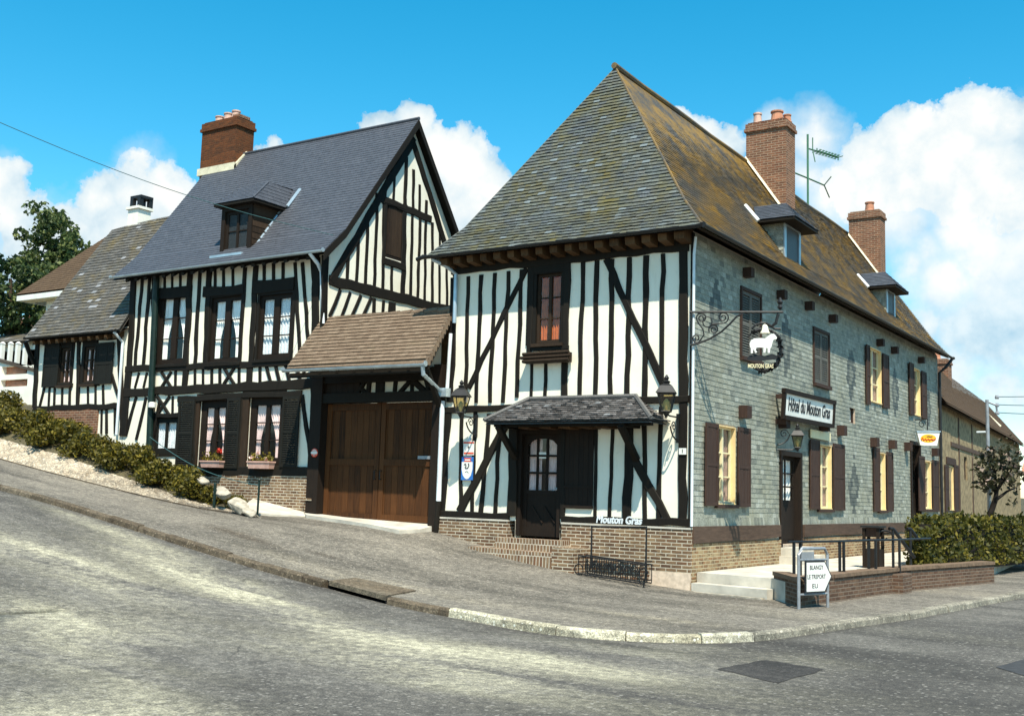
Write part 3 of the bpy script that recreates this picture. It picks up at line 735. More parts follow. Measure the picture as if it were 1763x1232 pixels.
# rain-water pipes of the street front
pp=[P(744,446,'y',-.5),P(768,458,'y',-.3),P(785,472,'y',-.12),P(782.5,556,'y',-.12)]
m=MB(); m.tube(pp,.045,10); m.build('downpipe',M['zinc'],inn)
pp=[P(776,574,'y',-.10),P(770,668,'y',-.10),P(762,690,'y',-.10),P(755,862,'y',-.10)]
m=MB(); m.tube(pp[:2],.04,10); m.tube(pp[2:],.055,10); m.build('downpipe',M['zinc_white'],inn)
m=MB(); c=P(763,676,'y',-.12); m.box((c.x-.15,c.y-.1,c.z-.09),(c.x+.15,c.y+.1,c.z+.10)); m.build('hopper_head',M['zinc'],inn)
m=MB(); m.tube([P(755,862,'y',-.10),P(750,924,'y',-.10)],.06,10); m.build('pipe_shoe',M['timber'],inn)
# brick doorstep
m=MB(); um0=FR.px(872,925)[0]; um1=FR.px(985,930)[0]
m.box((um0-.0,-.42,-.1),(um1,-.06,.84-.02)); m.build('doorstep',M['brick_step'],inn)
m=MB(); m.hexa([(um0-.55,-.75,-.1),(um1+.1,-.75,-.1),(um1+.1,-.42,-.1),(um0-.55,-.42,-.1)],[(um0-.45,-.72,.62),(um1+.05,-.72,.58),(um1+.05,-.42,.58),(um0-.45,-.42,.62)]); m.build('doorstep',M['brick_step'],inn)
m=MB(); m.box((um1-.02,-.74,-.1),(um1+.45,-.07,.70)); m.build('doorstep',M['brick_base'],inn)
# canopy over the door
cz=3.17; ct=3.66; e=.82; xl,xr=-4.22,-.42
m=MB(); q=dict(jit=.012,wjit=.1,thick=.02,lift=.03)
roof_plane(m,[(xl,-e,cz),(xr,-e,cz),(-1.15,-.02,ct),(-3.62,-.02,ct)],.085,.13,**q)
roof_plane(m,[(xl,-e,cz),(-3.62,-.02,ct),(xl,-.02,cz)],.085,.13,**q)
roof_plane(m,[(xr,-e,cz),(xr,-.02,cz),(-1.15,-.02,ct)],.085,.13,**q)
m.tube([(xl,-e,cz+.03),(-3.62,-.04,ct+.04)],.045,6); m.tube([(xr,-e,cz+.03),(-1.15,-.04,ct+.04)],.045,6); m.tube([(-3.62,-.04,ct+.03),(-1.15,-.04,ct+.03)],.05,6)
cn=m.build('canopy',M['tile_dark'],inn)
m=MB()
m.box((xl+.1,-e+.22,cz-.10),(xr-.1,-e+.30,cz-.025))
for x in (-3.99,-1.17):
    beam(m,(x,-.03,cz-.72),(x,-e+.1,cz-.1),.10,.12,Vector((1,0,0)),.003,0); m.box((x,-e+.1,cz-.12),(x+.12,-.02,cz-.02))
m.build('canopy_bracket',M['timber'],cn)
for x in (-3.45,-2.95,-2.5,-2.05,-1.65):
    m=MB(); m.box((x-.13,-.50,cz-.13),(x+.13,-.03,cz-.01),(U(0,1),0,0)); m.build('canopy_rafter',M['rafter_wood'],cn)
# --- side wall hung with slates
SW=[]      # openings (u0,u1,v0,v1)
def R(*a,**k): r=SD.rect(*a,**k); SW.append(r); return r
u1r=R(1275,1307,505,618,xr=1291); u2r=R(1400,1425,572,662,xr=1412); u3r=R(1494,1516,600,693,xr=1505); u4r=R(1570,1583,634,715,xr=1576)
g1=R(1232,1264,733,868,xr=1248); g2=R(1407,1430,765,876,xr=1418); g3=R(1510.5,1523,779,878,xr=1516); g4=R(1588.5,1602,793,876,xr=1595)
dS=R(1341,1378,777,936,xr=1360); dS2=R(1567,1584,760,914,xr=1575); sw1=R(1462.5,1472,701,728,xr=1467)
SW=[ (a,b,max(c,-.05),d) for a,b,c,d in SW]
m=MB(); wall(m,SD,[(0,-.3),(LEN,-.3),(LEN,6.9),(0,6.9)],SW,.24); m.build('side_wall',M['cement_cap'],inn)
dia=[(1231,535,.36,.78),(1353,595,.42,.85),(1465,645,.46,.85),(1541,675,.46,.8),(1598,700,.4,.7),(1470,838,.50,.85)]
DI=[(SD.px(x,y),a,b) for x,y,a,b in dia]
blk=[(SD.px(x,y),a,b) for x,y,a,b in [(1195,640,.12,1.1),(1200,800,.20,1.5),(1500,830,.35,.9),(1230,885,.9,.22),(1440,885,1.6,.2),(1545,690,.6,.3)]]
def wcol(u,v):
    for (c,a,b) in DI:
        k=abs(u-c[0])/a+abs(v-c[1])/b
        if k<1: return (U(0,.3),.80+U(-.15,.15) if (.45<k) else .35,U(0,.9))
    for (c,a,b) in blk:
        if ((u-c[0])/a)**2+((v-c[1])/b)**2<1: return (U(.5,1),U(0,.35) if U(0,1)<.5 else 0,U(0,1))
    return (min(1,max(0,rng.normal(.48,.27)+.12*math.sin(v*4+u*.7))),.55*U(0,1)**7,U(0,1))
m=MB(); slates(m,(0,0,0),(0,1,0),(0,0,1),(1,0,0),[(.035,1.36),(LEN,1.36),(LEN,6.88),(.035,6.88)],.104,.20,.009,.002,wcol,SW)
slates(m,(0,0,0),(0,1,0),(0,0,1),(1,0,0),[(.035,1.19),(LEN,1.19),(LEN,1.42),(.035,1.42)],.23,.10,.022,.006,lambda u,v:(U(0,1),U(0,.5) if U(0,1)<.35 else 0,U(0,1)),SW)
m.build('slate_hanging',M['slate_wall'],inn)
# sole beam of the side wall, in three lengths, with the masonry base below
us=[.03,dS[0]-.08,dS[1]+.06,dS2[0]-.05,dS2[1]+.05,LEN]
for i in (0,2,4):
    a,b=us[i],us[i+1]; m=MB(); n=max(1,int((b-a)/1.2))
    for k in range(n):
        y0=a+(b-a)*k/n; y1=a+(b-a)*(k+1)/n
        zb=lambda y: .88+.05*min(1,y/5)+.02*math.sin(y*1.7)
        m.hexa([(0,y0,zb(y0)),(.085,y0,zb(y0)),(.085,y1,zb(y1)),(0,y1,zb(y1))],[(0,y0,1.2),(.085,y0,1.2),(.085,y1,1.2),(0,y1,1.2)],(U(.2,.6),.5,.5))
    m.build('sole_beam',M['beam_brown'],inn)
for a,b in ((0.03,dS[0]),(dS[1],dS2[0]),(dS2[1],LEN)):
    m=MB(); m.box((-.05,a,-.3),(.055,b,.875)); m.build('masonry_base',M['brick_side'],inn)
m=MB(); m.box((.06,dS[0]-.05,.2),(.30,dS[1]+.05,.70)); m.box((.06,dS[0]-.15,.2),(.55,dS[1]+.1,.52)); m.build('side_doorstep',M['concrete'],inn)
# corner post seen from the side, and the pipe along it
m=MB(); m.box((.0,-.05,1.18),(.05,.03,6.85)); m.build('corner_board',M['timber'],inn)
m=MB(); m.tube([(.10,-.05,6.75),(.075,-.06,6.4),(.075,-.06,1.2)],.028,8); m.build('corner_pipe',M['zinc_white'],inn)
# windows of the side wall
for r in (u3r,u4r): window(inn,SD,r,M['cream_light'],2,3,.11,.06,.03,'curtain_dim',lining='cream_paint')
for r in (g1,g2,g3,g4): window(inn,SD,r,M['cream_light'],2,3,.11,.06,.03,'curtain_dim',lining='cream_paint',sill='shutter_brown')
window(inn,SD,sw1,M['shutter_brown'],1,1,.1,.03,curtain='curtain_white')
for r in (u1r,u2r):
    mid=(r[0]+r[1])/2
    for a,b in ((r[0],mid-.005),(mid+.005,r[1])): shutter(inn,SD,(a,b,r[2],r[3]),'shutter_grey',True,-.02)
    m=MB(); bar(m,SD,r[0]-.05,r[1]+.05,r[2]-.08,r[2],-.05,.10); m.build('window_sill',M['shutter_brown'],inn)
    m=MB(); bar(m,SD,r[0]-.06,r[0],r[2],r[3],-.02,.05); bar(m,SD,r[1],r[1]+.06,r[2],r[3],-.02,.05); bar(m,SD,r[0]-.06,r[1]+.06,r[3],r[3]+.07,-.02,.05); m.build('window_frame',M['shutter_brown'],inn)
for (x0,x1,yt,yb,xr) in [(1210,1231,728,870,1220),(1266,1287,736,872,1277),(1391,1407,757,876,1399),(1431,1450,764,878,1440),(1501,1511,770,880,1506),(1524,1534,778,880,1529),(1578.5,1589,785,879,1583),(1603,1613.5,792,880,1608),(1488,1494,594,696,1491),(1516.5,1527,610,702,1521),(1562.5,1570,625,714,1566),(1584,1592,640,720,1588)]:
    shutter(inn,SD,SD.rect(x0,x1,yt,yb,xr=xr),'shutter_brown',False,.045)
for (x,y) in [(1275,709),(1343,727),(1443,741),(1500,761),(1531,765),(1558,768.5),(1605,778),(1281,470),(1339,508),(1387,527),(1428,549),(1510,590),(1535,603),(1581,620)]:
    c=SD.px(x,y); m=MB(); s=.13 if y>650 else .10
    m.box((0,c[0]-s,c[1]-s),(.20,c[0]+s,c[1]+s),(U(0,.5),.5,.5)); m.build('beam_end',M['shutter_brown'],inn)
# side doors
def sdoor(r,panes,name):
    u0,u1,v0,v1=r; d=MB(); D=.10
    bar(d,SD,u0-.06,u0+.05,v0,v1+.06,-D,.055); bar(d,SD,u1-.05,u1+.06,v0,v1+.06,-D,.055); bar(d,SD,u0+.05,u1-.05,v1-.05,v1+.06,-D,.054)
    mid=v0+(v1-v0)*.5
    bar(d,SD,u0+.05,u1-.05,v0,mid,-D-.04,-D); bar(d,SD,u0+.05,u0+.15,mid,v1-.05,-D-.04,-D); bar(d,SD,u1-.15,u1-.05,mid,v1-.05,-D-.04,-D); bar(d,SD,u0+.15,u1-.15,v1-.14,v1-.05,-D-.04,-D)
    um=(u0+u1)/2; bar(d,SD,um-.02,um+.02,mid,v1-.14,-D-.035,-D-.004)
    for k in (1,2): y=mid+(v1-.14-mid)*k/3; bar(d,SD,u0+.15,u1-.15,y-.018,y+.018,-D-.034,-D-.006)
    bar(d,SD,u0+.12,u1-.12,v0+.16,mid-.14,-D,-D+.012)
    d=d.build(name,M['door_wood'],inn)
    g=MB(); g.quad(SD.at(u0+.14,mid,-D-.02),SD.at(u1-.14,mid,-D-.02),SD.at(u1-.14,v1-.1,-D-.02),SD.at(u0+.14,v1-.1,-D-.02)); g.build('pane',M['glass'],d)
    curtain_mesh(SD,u0+.13,u1-.13,mid,v1-.12,-D-.1,.02,6).build('curtain',M['curtain_white'],d)
    h=MB(); h.lathe(SD.at(u0+.1,mid-.08,-D),[(.012,0),(.012,.05),(.03,.055),(.03,.075)],8,ax=SD.n); h.build('handle',M['metal_grey'],d)
sdoor((dS[0]+.06,dS[1]-.06,.70,dS[3]-.06),6,'side_door'); sdoor((dS2[0]+.06,dS2[1]-.06,.55,dS2[3]-.06),6,'side_door')
m=MB(); m.quad((-.09,dS2[0],.2),(-.09,dS2[1],.2),(-.09,dS2[1],.56),(-.09,dS2[0],.56)); m.build('door_threshold',M['concrete'],inn)
# --- roof
AP=Vector((-2.85,2.03,11.45)); YE=LEN+.22; RE=Vector((-2.85,YE,11.36)); zk=7.55; KR=Vector((-.2,.05,zk)); KL=Vector((-5.5,.05,zk)); ER=Vector((.42,-.5,6.86)); EL=Vector((-6.12,-.5,6.86))
m=MB()
def fcol(u,v): return (U(0,1),.5*U(0,1)**6,U(0,1))
roof_plane(m,[KL,KR,AP],.098,.165,colf=fcol,lift=.024,jit=.009)
roof_plane(m,[EL,ER,KR,KL],.098,.165,colf=fcol,lift=.024,jit=.009)
m.tube([EL+Vector((0,0,.01)),KL+Vector((0,0,.012)),AP],.022,6,(.4,0,.2))
m.build('front_hip_roof',M['slate_front'],inn)
m=MB()
roof_plane(m,[KR,Vector((-.2,YE,zk)),RE,AP],.10,.17,colf=fcol,lift=.018,jit=.008)
roof_plane(m,[ER,Vector((.42,YE,6.86)),Vector((-.2,YE,zk)),KR],.10,.17,colf=fcol,lift=.016,jit=.006)
m.tube([ER+Vector((0,0,.012)),KR+Vector((0,0,.015)),AP],.028,6,(.6,0,.2))
m.build('side_roof',M['slate_gold'],inn)
m=MB(); KLE=Vector((-5.5,YE,zk)); m.add([KL,KLE,RE,AP],[(0,3,2,1)]); m.add([EL,Vector((-6.12,YE,6.86)),KLE,KL],[(0,3,2,1)]); m.build('yard_roof',M['slate_front'],inn)
m=MB(); pts=[AP+Vector((0,-.08,.03))]+[AP.lerp(RE,i/14)+Vector((0,0,.03-.05*math.sin(i/14*3.1)-.02*(i%3==1))) for i in range(1,15)]; m.tube(pts,.075,8,(.3,0,.2)); m.build('ridge',M['slate_gold'],inn)
# under-eave board along the side, gutters
m=MB(); m.quad((.0,-.4,6.98),(.40,-.4,6.80),(.40,YE,6.80),(.0,YE,6.98)); m.add([(-.02,YE,7.0),(.4,YE,6.86),(-.2,YE,7.5),(-2.85,YE,11.3)],[(0,1,2,3)]); m.build('soffit',M['soffit'],inn)
def gutter(par,a,b,mat,r=.055,n='gutter'):
    a=Vector(a); b=Vector(b); g=MB(); d=(b-a).normalized(); s=d.cross(Vector((0,0,1))).normalized(); k=7
    vs=[]; 
    for p in (a,b):
        for rr in (r,r-.008):
            for i in range(k+1):
                t=math.pi+math.pi*i/k; vs.append(p+s*math.cos(t)*rr+Vector((0,0,1))*math.sin(t)*rr)
    w=k+1; fs=[]
    for i in range(k): fs.append((i,i+1,2*w+i+1,2*w+i)); fs.append((w+i+1,w+i,3*w+i,3*w+i+1))
    fs += [(0,2*w,3*w,w),(k,w+k,3*w+k,2*w+k)]
    g.add(vs,fs); g.tube([a,a+d*.01],r,8); g.tube([b-d*.01,b],r,8); return g.build(n,M[mat],par)
gutter(inn,(-6.2,-.555,6.845),(.44,-.555,6.845),'iron'); gutter(inn,(.475,-.55,6.845),(.475,YE+.1,6.84),'iron')
m=MB(); m.tube([(.475,YE-.1,6.80),(.3,LEN-.05,6.5),(.09,LEN-.1,6.3),(.09,LEN-.1,.3)],.05,10); m.build('downpipe',M['iron'],inn)
m=MB(); m.tube([(-6.1,-.56,6.86),(-6.35,-.56,6.80)],.05,8); m.build('gutter_spout',M['iron'],inn)
# chimneys
def chimney(par,x0,x1,y0,y1,zb,zt,mat,pots,cap=.24):
    m=MB(); m.box((x0,y0,zb),(x1,y1,zt-cap)); 
    m.box((x0-.05,y0-.05,zt-cap),(x1+.05,y1+.05,zt-cap+.09)); m.box((x0-.02,y0-.02,zt-cap+.09),(x1+.02,y1+.02,zt)); m.box((x0+.04,y0+.04,zt),(x1-.04,y1-.04,zt+.05))
    c=m.build('chimney',M[mat],par)
    for (x,y,r,h,k) in pots:
        p=MB(); p.lathe((x,y,zt+.03),[(r*1.1,0),(r*1.15,.05),(r*.95,.08),(r*.82,h*.85),(r*.98,h*.88),(r*.98,h),(r*.7,h),(r*.7,h*.4)],14); p.build('chimney_pot',M[k],c,smooth=False)
    return c
ch=chimney(inn,-2.85,-1.66,10.0,10.75,9.6,12.50,'brick_chimney',[(-2.62,10.3,.13,.36,'flue_pot'),(-2.05,10.35,.19,.34,'terracotta'),(-1.82,10.55,.12,.26,'terracotta'),(-2.35,10.5,.07,.14,'iron')])
m=MB(); sl=(11.45-zk)/(2.65); f=lambda x:11.45-(x+2.85)*sl+.02
m.hexa([(-2.85,9.90,f(-2.85)),(-1.62,9.90,f(-1.62)),(-1.62,9.995,f(-1.62)),(-2.85,9.995,f(-2.85))],[(-2.85,9.955,f(-2.85)+.085),(-1.62,9.955,f(-1.62)+.085),(-1.62,9.995,f(-1.62)+.085),(-2.85,9.995,f(-2.85)+.085)])
m.build('flashing',M['lead_flash'],ch)
ch=chimney(inn,-2.66,-1.56,19.3,19.95,9.2,12.0,'brick_chimney',[(-2.0,19.6,.17,.36,'terracotta')])
m=MB(); m.hexa([(-2.66,19.2,f(-2.66)),(-1.5,19.2,f(-1.5)),(-1.5,19.295,f(-1.5)),(-2.66,19.295,f(-2.66))],[(-2.66,19.25,f(-2.66)+.085),(-1.5,19.25,f(-1.5)+.085),(-1.5,19.295,f(-1.5)+.085),(-2.66,19.295,f(-2.66)+.085)])
m.build('flashing',M['lead_flash'],ch)
# dormers of the side roof
def dormer(xf,y0,y1,z0,z1):
    ym=(y0+y1)/2
    m=MB(); xb=-2.85+(11.45-z1)/sl
    tri=lambda y:[(xf,y,z0-.1),(xf,y,z1),(xb,y,z1)]
    m.prism(tri(y0),(0,y1-y0,0))
    cv=lambda u,v:(U(0,1),.25*U(0,1),U(0,1))
    dm=m.build('dormer',M['slate_blue'],inn)
    sm_=MB(); 
    slates(sm_,(xf,y0-.005,0),(-1,0,0),(0,0,1),(0,-1,0),[(0,z0-.02),(.02,z0-.02),(xf-xb,z1),(0,z1)],.12,.16,.012,.004,cv); sm_.build('cheek_slates',M['slate_wall'],dm)
    fr=MB()
    bar(fr,SDF(xf),y0-.0,y0+.12,z0,z1,-.03,.03); bar(fr,SDF(xf),y1-.12,y1,z0,z1,-.03,.03); bar(fr,SDF(xf),y0+.12,y1-.12,z1-.12,z1,-.03,.03); bar(fr,SDF(xf),y0-.04,y1+.04,z0-.06,z0,-.03,.08)
    fr.build('dormer_frame',M['zinc'],dm)
    w=window(inn,SDF(xf),(y0+.12,y1-.12,z0,z1-.12),M['zinc_white'],2,3,.08,.045,.03,None)
    # hipped roof with wide eaves
    ov=.30; ez=z1-.02; rz=z1+.55; xo=xf+.38; xr=xf-.15; xbk=-2.85+(11.45-rz)/sl; xbe=-2.85+(11.45-ez)/sl+.05
    r=MB(); q=dict(lift=.012,jit=.004,colf=cv)
    roof_plane(r,[(xo,y0-ov,ez),(xo,y1+ov,ez),(xr,ym,rz)],.11,.16,**q)
    roof_plane(r,[(xbe,y0-ov,ez),(xo,y0-ov,ez),(xr,ym,rz),(xbk,ym,rz)],.11,.16,**q)
    roof_plane(r,[(xo,y1+ov,ez),(xbe,y1+ov,ez),(xbk,ym,rz),(xr,ym,rz)],.11,.16,**q)
    r.build('dormer_roof',M['slate_blue'],dm)
    s=MB(); s.box((xbe,y0-ov+.01,ez-.07),(xo-.01,y1+ov-.01,ez-.02)); s.build('dormer_soffit',M['timber'],dm)
    s=MB(); s.tube([(xbe-.32,y0-ov+.02,ez+.40),(xbe+.03,y0-ov-.01,ez-.03)],.055,6); s.build('dormer_flashing',M['zinc_white'],dm)
def SDF(x): return PL('x',x,(0,1,0),(1,0,0))
dormer(-.18,5.66,6.80,7.44,8.42); dormer(-.25,14.98,15.95,7.46,8.42)

# ================================================================== THE TALL GABLED HOUSE
hb=thing('timbered_house','tall black and white timbered house with a smooth blue slate roof and a steep gable','house',(-13,0,1.4))
BX0,BX1=-16.8,-9.50; BD=5.9; BRI=2.95; BZ=11.58
w1=FR.rect(272,326,505,627,xr=298); w2=FR.rect(362,417,510,625,xr=390); w3=FR.rect(445,503,506,618,xr=474)
l1=FR.rect(341,392,688,803,xr=366); l2=FR.rect(426,487,683,804,xr=456); l0=FR.rect(262,307,718,782,xr=285)
BW=[w1,w2,w3,l1,l2,l0]
m=MB(); wall(m,FR,[(BX0,1.5),(BX1+.0,1.5),(BX1,7.58),(BX0,7.58)],BW,.24); m.build('plaster_wall',M['plaster'],hb)
gw=GB.rect(664,694.5,352,447,xr=679)
m=MB(); wall(m,GB,[(0.0,1.2),(BD,1.2),(BD,7.5),(BD-.3,7.82),(BRI,BZ-.12),(.3,7.82),(0.0,7.5)],[gw],.2); m.build('gable_wall',M['plaster'],hb)
m=MB(); m.quad((BX0,0,1.5),(BX0,BD,1.5),(BX0,BD,7.6),(BX0,0,7.6)); m.add([(BX0,0,7.6),(BX0,BD,7.6),(BX0,BRI,BZ-.15)],[(0,1,2)]); m.quad((BX0,BD,1.5),(BX1,BD,1.5),(BX1,BD,7.6),(BX0,BD,7.6)); m.build('rear_wall',M['plaster'],hb)
m=MB(); m.box((-15.2,-.05,.8),(-9.60,.15,2.02)); m.build('brick_plinth',M['brick_base'],hb)
m=MB(); m.box((-9.78,-.14,.8),(-9.55,.12,1.42)); m.box((-9.80,-.18,1.42),(-9.53,.14,1.47)); m.build('gate_pier',M['brick_base'],hb)
def T(pl,kind,L,d=.032,h=hb):
    for s in L: timber(h,pl,kind,*s[:4],s[4]*(.80 if pl is FR and kind in('stud','brace') else .9 if pl is FR and kind=='post' else 1),d)
T(FR,'stud',[(246,476,233,632,.15),(259,474,247,632,.15),(345,467,336,632,.17),
 (284,472,284,506,.11),(297,470,297,505,.11),(311,469,311,504,.11),(371,464,371,498,.12),(385.5,462,385.5,497,.12),(401.5,460,401.5,496,.12),(455.5,455,455.5,487,.12),(471.5,453,471.5,486,.12),(488,452,488,484,.12),
 (508,452,517,622,.14),(521.5,452,534,622,.13),(537,446,547,560,.12),
 (240,641,233,668,.11),(253.6,641,247.5,668,.11),(303,638,302.5,668,.10),(336,637,336,666,.12),(350,636,350,665,.12),(365,635,365,664,.12),(379,634,379,663,.12),(412,633,412,660,.12),(448,631,448,659,.12),(459,630,467,659,.12),(475,629,482,658,.12),(492,628,499,657,.12),(509,627,518,655,.12),
 (235.5,683,217,750,.15),(252,683,235,757,.15),(298,682,297.5,714,.10)])
T(FR,'post',[(231.5,478,223.5,632,.24),(223,636,212.5,750,.28),(329,466,318.5,668,.22),(267,473,262.5,782,.20),(276,690,258,780,.1),(362,463,355,632,.2),(423,461,412.5,632,.13),(442,458,432,632,.2),(431,630,429,668,.24),(545,444,540,815,.26),(416,686,409,808,.16),(338,686,334,806,.10),],.048)
T(FR,'post',[(309,690,308,806,.12),(426,684,420,806,.15),(490,682,490,806,.13)],.02)
T(FR,'brace',[(278.5,640,296,668,.11),(296,640,278,668,.11),(387,634,404,661,.11),(404,633,386,661,.11),(271,682,292,714,.11),(293,682,271,714,.11),(521,680,536,792,.14)],.042)
T(FR,'rail',[(218,635.5,540,622,.18),(216,676,540,660,.24),(262,716,309,714,.12),(262,507,330,502,.30),(352,503,422,498,.27),(437,495,508,489,.33),(308,687,521,677,.14),(345,811,540,811,.24),(228,473,550,437,.18)],.056)
casing(hb,FR,w1,.05,.03,.16,.06); casing(hb,FR,w2,.05,.04,.14,.06); casing(hb,FR,w3,.06,.08,.12,.06)
window(hb,FR,w1,M['door_wood'],2,3,.08,.13,.025,'curtain_white','tied',mull=.2,sill='timber')
window(hb,FR,w2,M['door_wood'],2,3,.08,.12,.025,'curtain_white','tied',mull=.2,sill='timber')
window(hb,FR,w3,M['door_wood'],2,3,.08,.12,.025,'curtain_lace','full',mull=.2,sill='timber')
casing(hb,FR,l1,.10,.14,.16,.05,.03,'frame_brown'); casing(hb,FR,l2,.22,.06,.16,.05,.03,'frame_brown'); casing(hb,FR,l0,.05,.05,.05,.05)
window(hb,FR,l1,M['door_wood'],2,3,.12,.20,.028,'curtain_pink','tied',mull=.13)
window(hb,FR,l2,M['door_wood'],2,3,.12,.20,.028,'curtain_pink','tied',mull=.13)
window(hb,FR,l0,M['shutter_dark'],2,1,.08,.14,.02,'curtain_lace')
for x0,x1,yt,yb,xr in [(309,336,687,806,322),(392,415,685,806,403),(488,517,682,804,503)]: shutter(hb,FR,FR.rect(x0,x1,yt,yb,xr=xr),'shutter_dark',True,.05)
# gable timbers
T(GB,'stud',[(664,318,662,344,.106),(679.5,292,677,352,.106),(711.7,292,711,362,.114),(722.6,318,722,368,.106),(734,345,733,373,.12),
 (600,428,597,484,.114),(617,400,613.5,489,.122),(633,374,629,493,.122),(649,350,644,497,.122),(661,350,659,500,.122),(675,452,674,505,.106),
 (710,368,706.5,514,.114),(723,373,718.7,517,.114),(733,378,731,520,.114),(744,383,744,524,.114),(757,400,756.5,527,.106),(769,425,769.5,531,.106),
 (586,499,567,545,.106),(603,503,585,552,.106),(621,508,603,550,.106),(639,512,623,548,.106),(644,513,643,548,.12),(660,517,658,546,.106)],.02)
T(GB,'post',[(699,270,697,362,.139),(697,352,693,515,.19),(664,345,660,455,.12),(560,440,557,560,.22),(675,520,674,548,.3)],.03)
T(GB,'rail',[(646,337,742,377,.2),(566,481,800,542,.27),(660,449,697,461,.2),(661,345,697,358,.131)],.036)
T(GB,'brace',[(712,238,569,484,.21),(709,240,790,497,.19)],.044)
window(hb,GB,gw,M['door_wood'],4,1,.06,.07,.06,None)
m=MB(); u0,u1,v0,v1=gw; n=6
for i in range(n): bar(m,GB,u0+.08+(u1-u0-.16)*i/n+.004,u0+.08+(u1-u0-.16)*(i+1)/n-.004,v0+.09,v1-.07,-.03,.0,(U(0,1),0,0))
m.build('gable_shutter',M['frame_brown'],hb)
# roof
EY,EZ=-.42,7.33; KY,KZ=.30,8.02; xL,xR=-17.2,-9.27
m=MB(); bc=lambda u,v:(min(1,max(0,rng.normal(.5,.2))),0,U(0,1)**.8)
roof_plane(m,[(xL,KY-.03,KZ-.045),(xR,KY-.03,KZ-.045),(xR,BRI,BZ),(xL,BRI,BZ)],.11,.18,lift=.011,jit=.002,colf=bc,wjit=.06)
roof_plane(m,[(xL,EY,EZ),(xR,EY,EZ),(xR,KY,KZ),(xL,KY,KZ)],.11,.18,lift=.011,jit=.002,colf=bc,wjit=.06)
KY2=2*BRI-KY; EY2=2*BRI-EY
m.add([(xL,KY2,KZ),(xR,KY2,KZ),(xR,BRI,BZ),(xL,BRI,BZ)],[(1,0,3,2)],(.5,0,0)); m.add([(xL,EY2,EZ),(xR,EY2,EZ),(xR,KY2,KZ),(xL,KY2,KZ)],[(1,0,3,2)],(.5,0,0))
m.tube([(xL,BRI,BZ+.02),(xR,BRI,BZ+.02)],.05,8,(.4,0,0)); m.build('roof',M['slate_blue'],hb)
# dark boarding under the verge, barge boards
m=MB()
prof=[(EY,EZ),(KY,KZ),(BRI,BZ),(KY2,KZ),(EY2,EZ)]
for i in range(4):
    (ya,za),(yb,zb)=prof[i],prof[i+1]
    m.quad((xR-.02,ya,za-.085),(xR-.02,yb,zb-.085),(BX1-.02,yb,zb-.085),(BX1-.02,ya,za-.085))
m.build('soffit',M['timber'],hb)
for i in range(4):
    (ya,za),(yb,zb)=prof[i],prof[i+1]; m=MB()
    m.hexa([(xR-.03,ya,za-.24),(xR+.012,ya,za-.24),(xR+.012,yb,zb-.24),(xR-.03,yb,zb-.24)],[(xR-.03,ya,za-.02),(xR+.012,ya,za-.02),(xR+.012,yb,zb-.02),(xR-.03,yb,zb-.02)]); m.build('barge_board',M['timber'],hb)
m=MB(); m.quad((xL,EY+.02,EZ-.09),(xR,EY+.02,EZ-.09),(xR,.05,7.62),(xL,.05,7.62)); m.build('soffit',M['soffit'],hb)
for i in range(19):
    x=-16.6+i*.375; m=MB(); m.hexa([(x-.06,-.36,EZ-.17),(x+.06,-.36,EZ-.17),(x+.06,.0,EZ+.10),(x-.06,.0,EZ+.10)],[(x-.06,-.38,EZ-.09),(x+.06,-.38,EZ-.09),(x+.06,.0,EZ+.24),(x-.06,.0,EZ+.24)],(U(0,1),0,0)); m.build('rafter',M['timber'],hb)
gutter(hb,(xL,-.47,EZ-.0),(xR,-.47,EZ-.0),'zinc')
m=MB(); c=Vector((-9.70,-.47,EZ-.05)); m.tube([c,Vector((-9.62,-.25,EZ-.28)),Vector((-9.62,-.12,EZ-.45)),P(556,557,'y',-.12)],.045,10); m.build('downpipe',M['zinc_white'],hb)
m=MB(); m.tube([P(269.5,474,'y',-.12),P(262.5,632,'y',-.12),P(256,792,'y',-.12)],.085,10); m.build('service_pipe',M['green_iron'],hb)
m=MB(); c=P(262,697,'y',-.2); m.lathe(c-Vector((0,0,.08)),[(.05,0),(.1,.02),(.1,.14),(.05,.16)],10); m.build('insulator',M['white_paint'],hb)
# chimney on the far gable
slB=(BZ-KZ)/(BRI-KY); fb=lambda y:BZ-(BRI-y)*slB+.02
ch=chimney(hb,-17.45,-15.94,2.60,3.30,9.6,12.66,'brick_orange',[(-17.1,2.95,.15,.26,'flue_pot'),(-16.72,2.95,.15,.30,'flue_pot'),(-16.42,2.98,.14,.34,'flue_pot')],.26)
m=MB(); m.box((-17.47,2.51,fb(2.60)-.12),(-15.86,2.595,fb(2.60)+.10)); m.hexa([(-15.935,2.52,fb(2.52)-.05),(-15.86,2.52,fb(2.52)-.05),(-15.86,BRI+.05,BZ-.02),(-15.935,BRI+.05,BZ-.02)],[(-15.935,2.52,fb(2.52)+.11),(-15.86,2.52,fb(2.52)+.11),(-15.86,BRI+.05,BZ+.11),(-15.935,BRI+.05,BZ+.11)])
m.build('flashing',M['lead_flash'],ch)
m=MB(); m.box((-16.25,2.7,12.6),(-15.98,3.15,12.80)); m.build('chimney_block',M['brick_chimney'],ch)
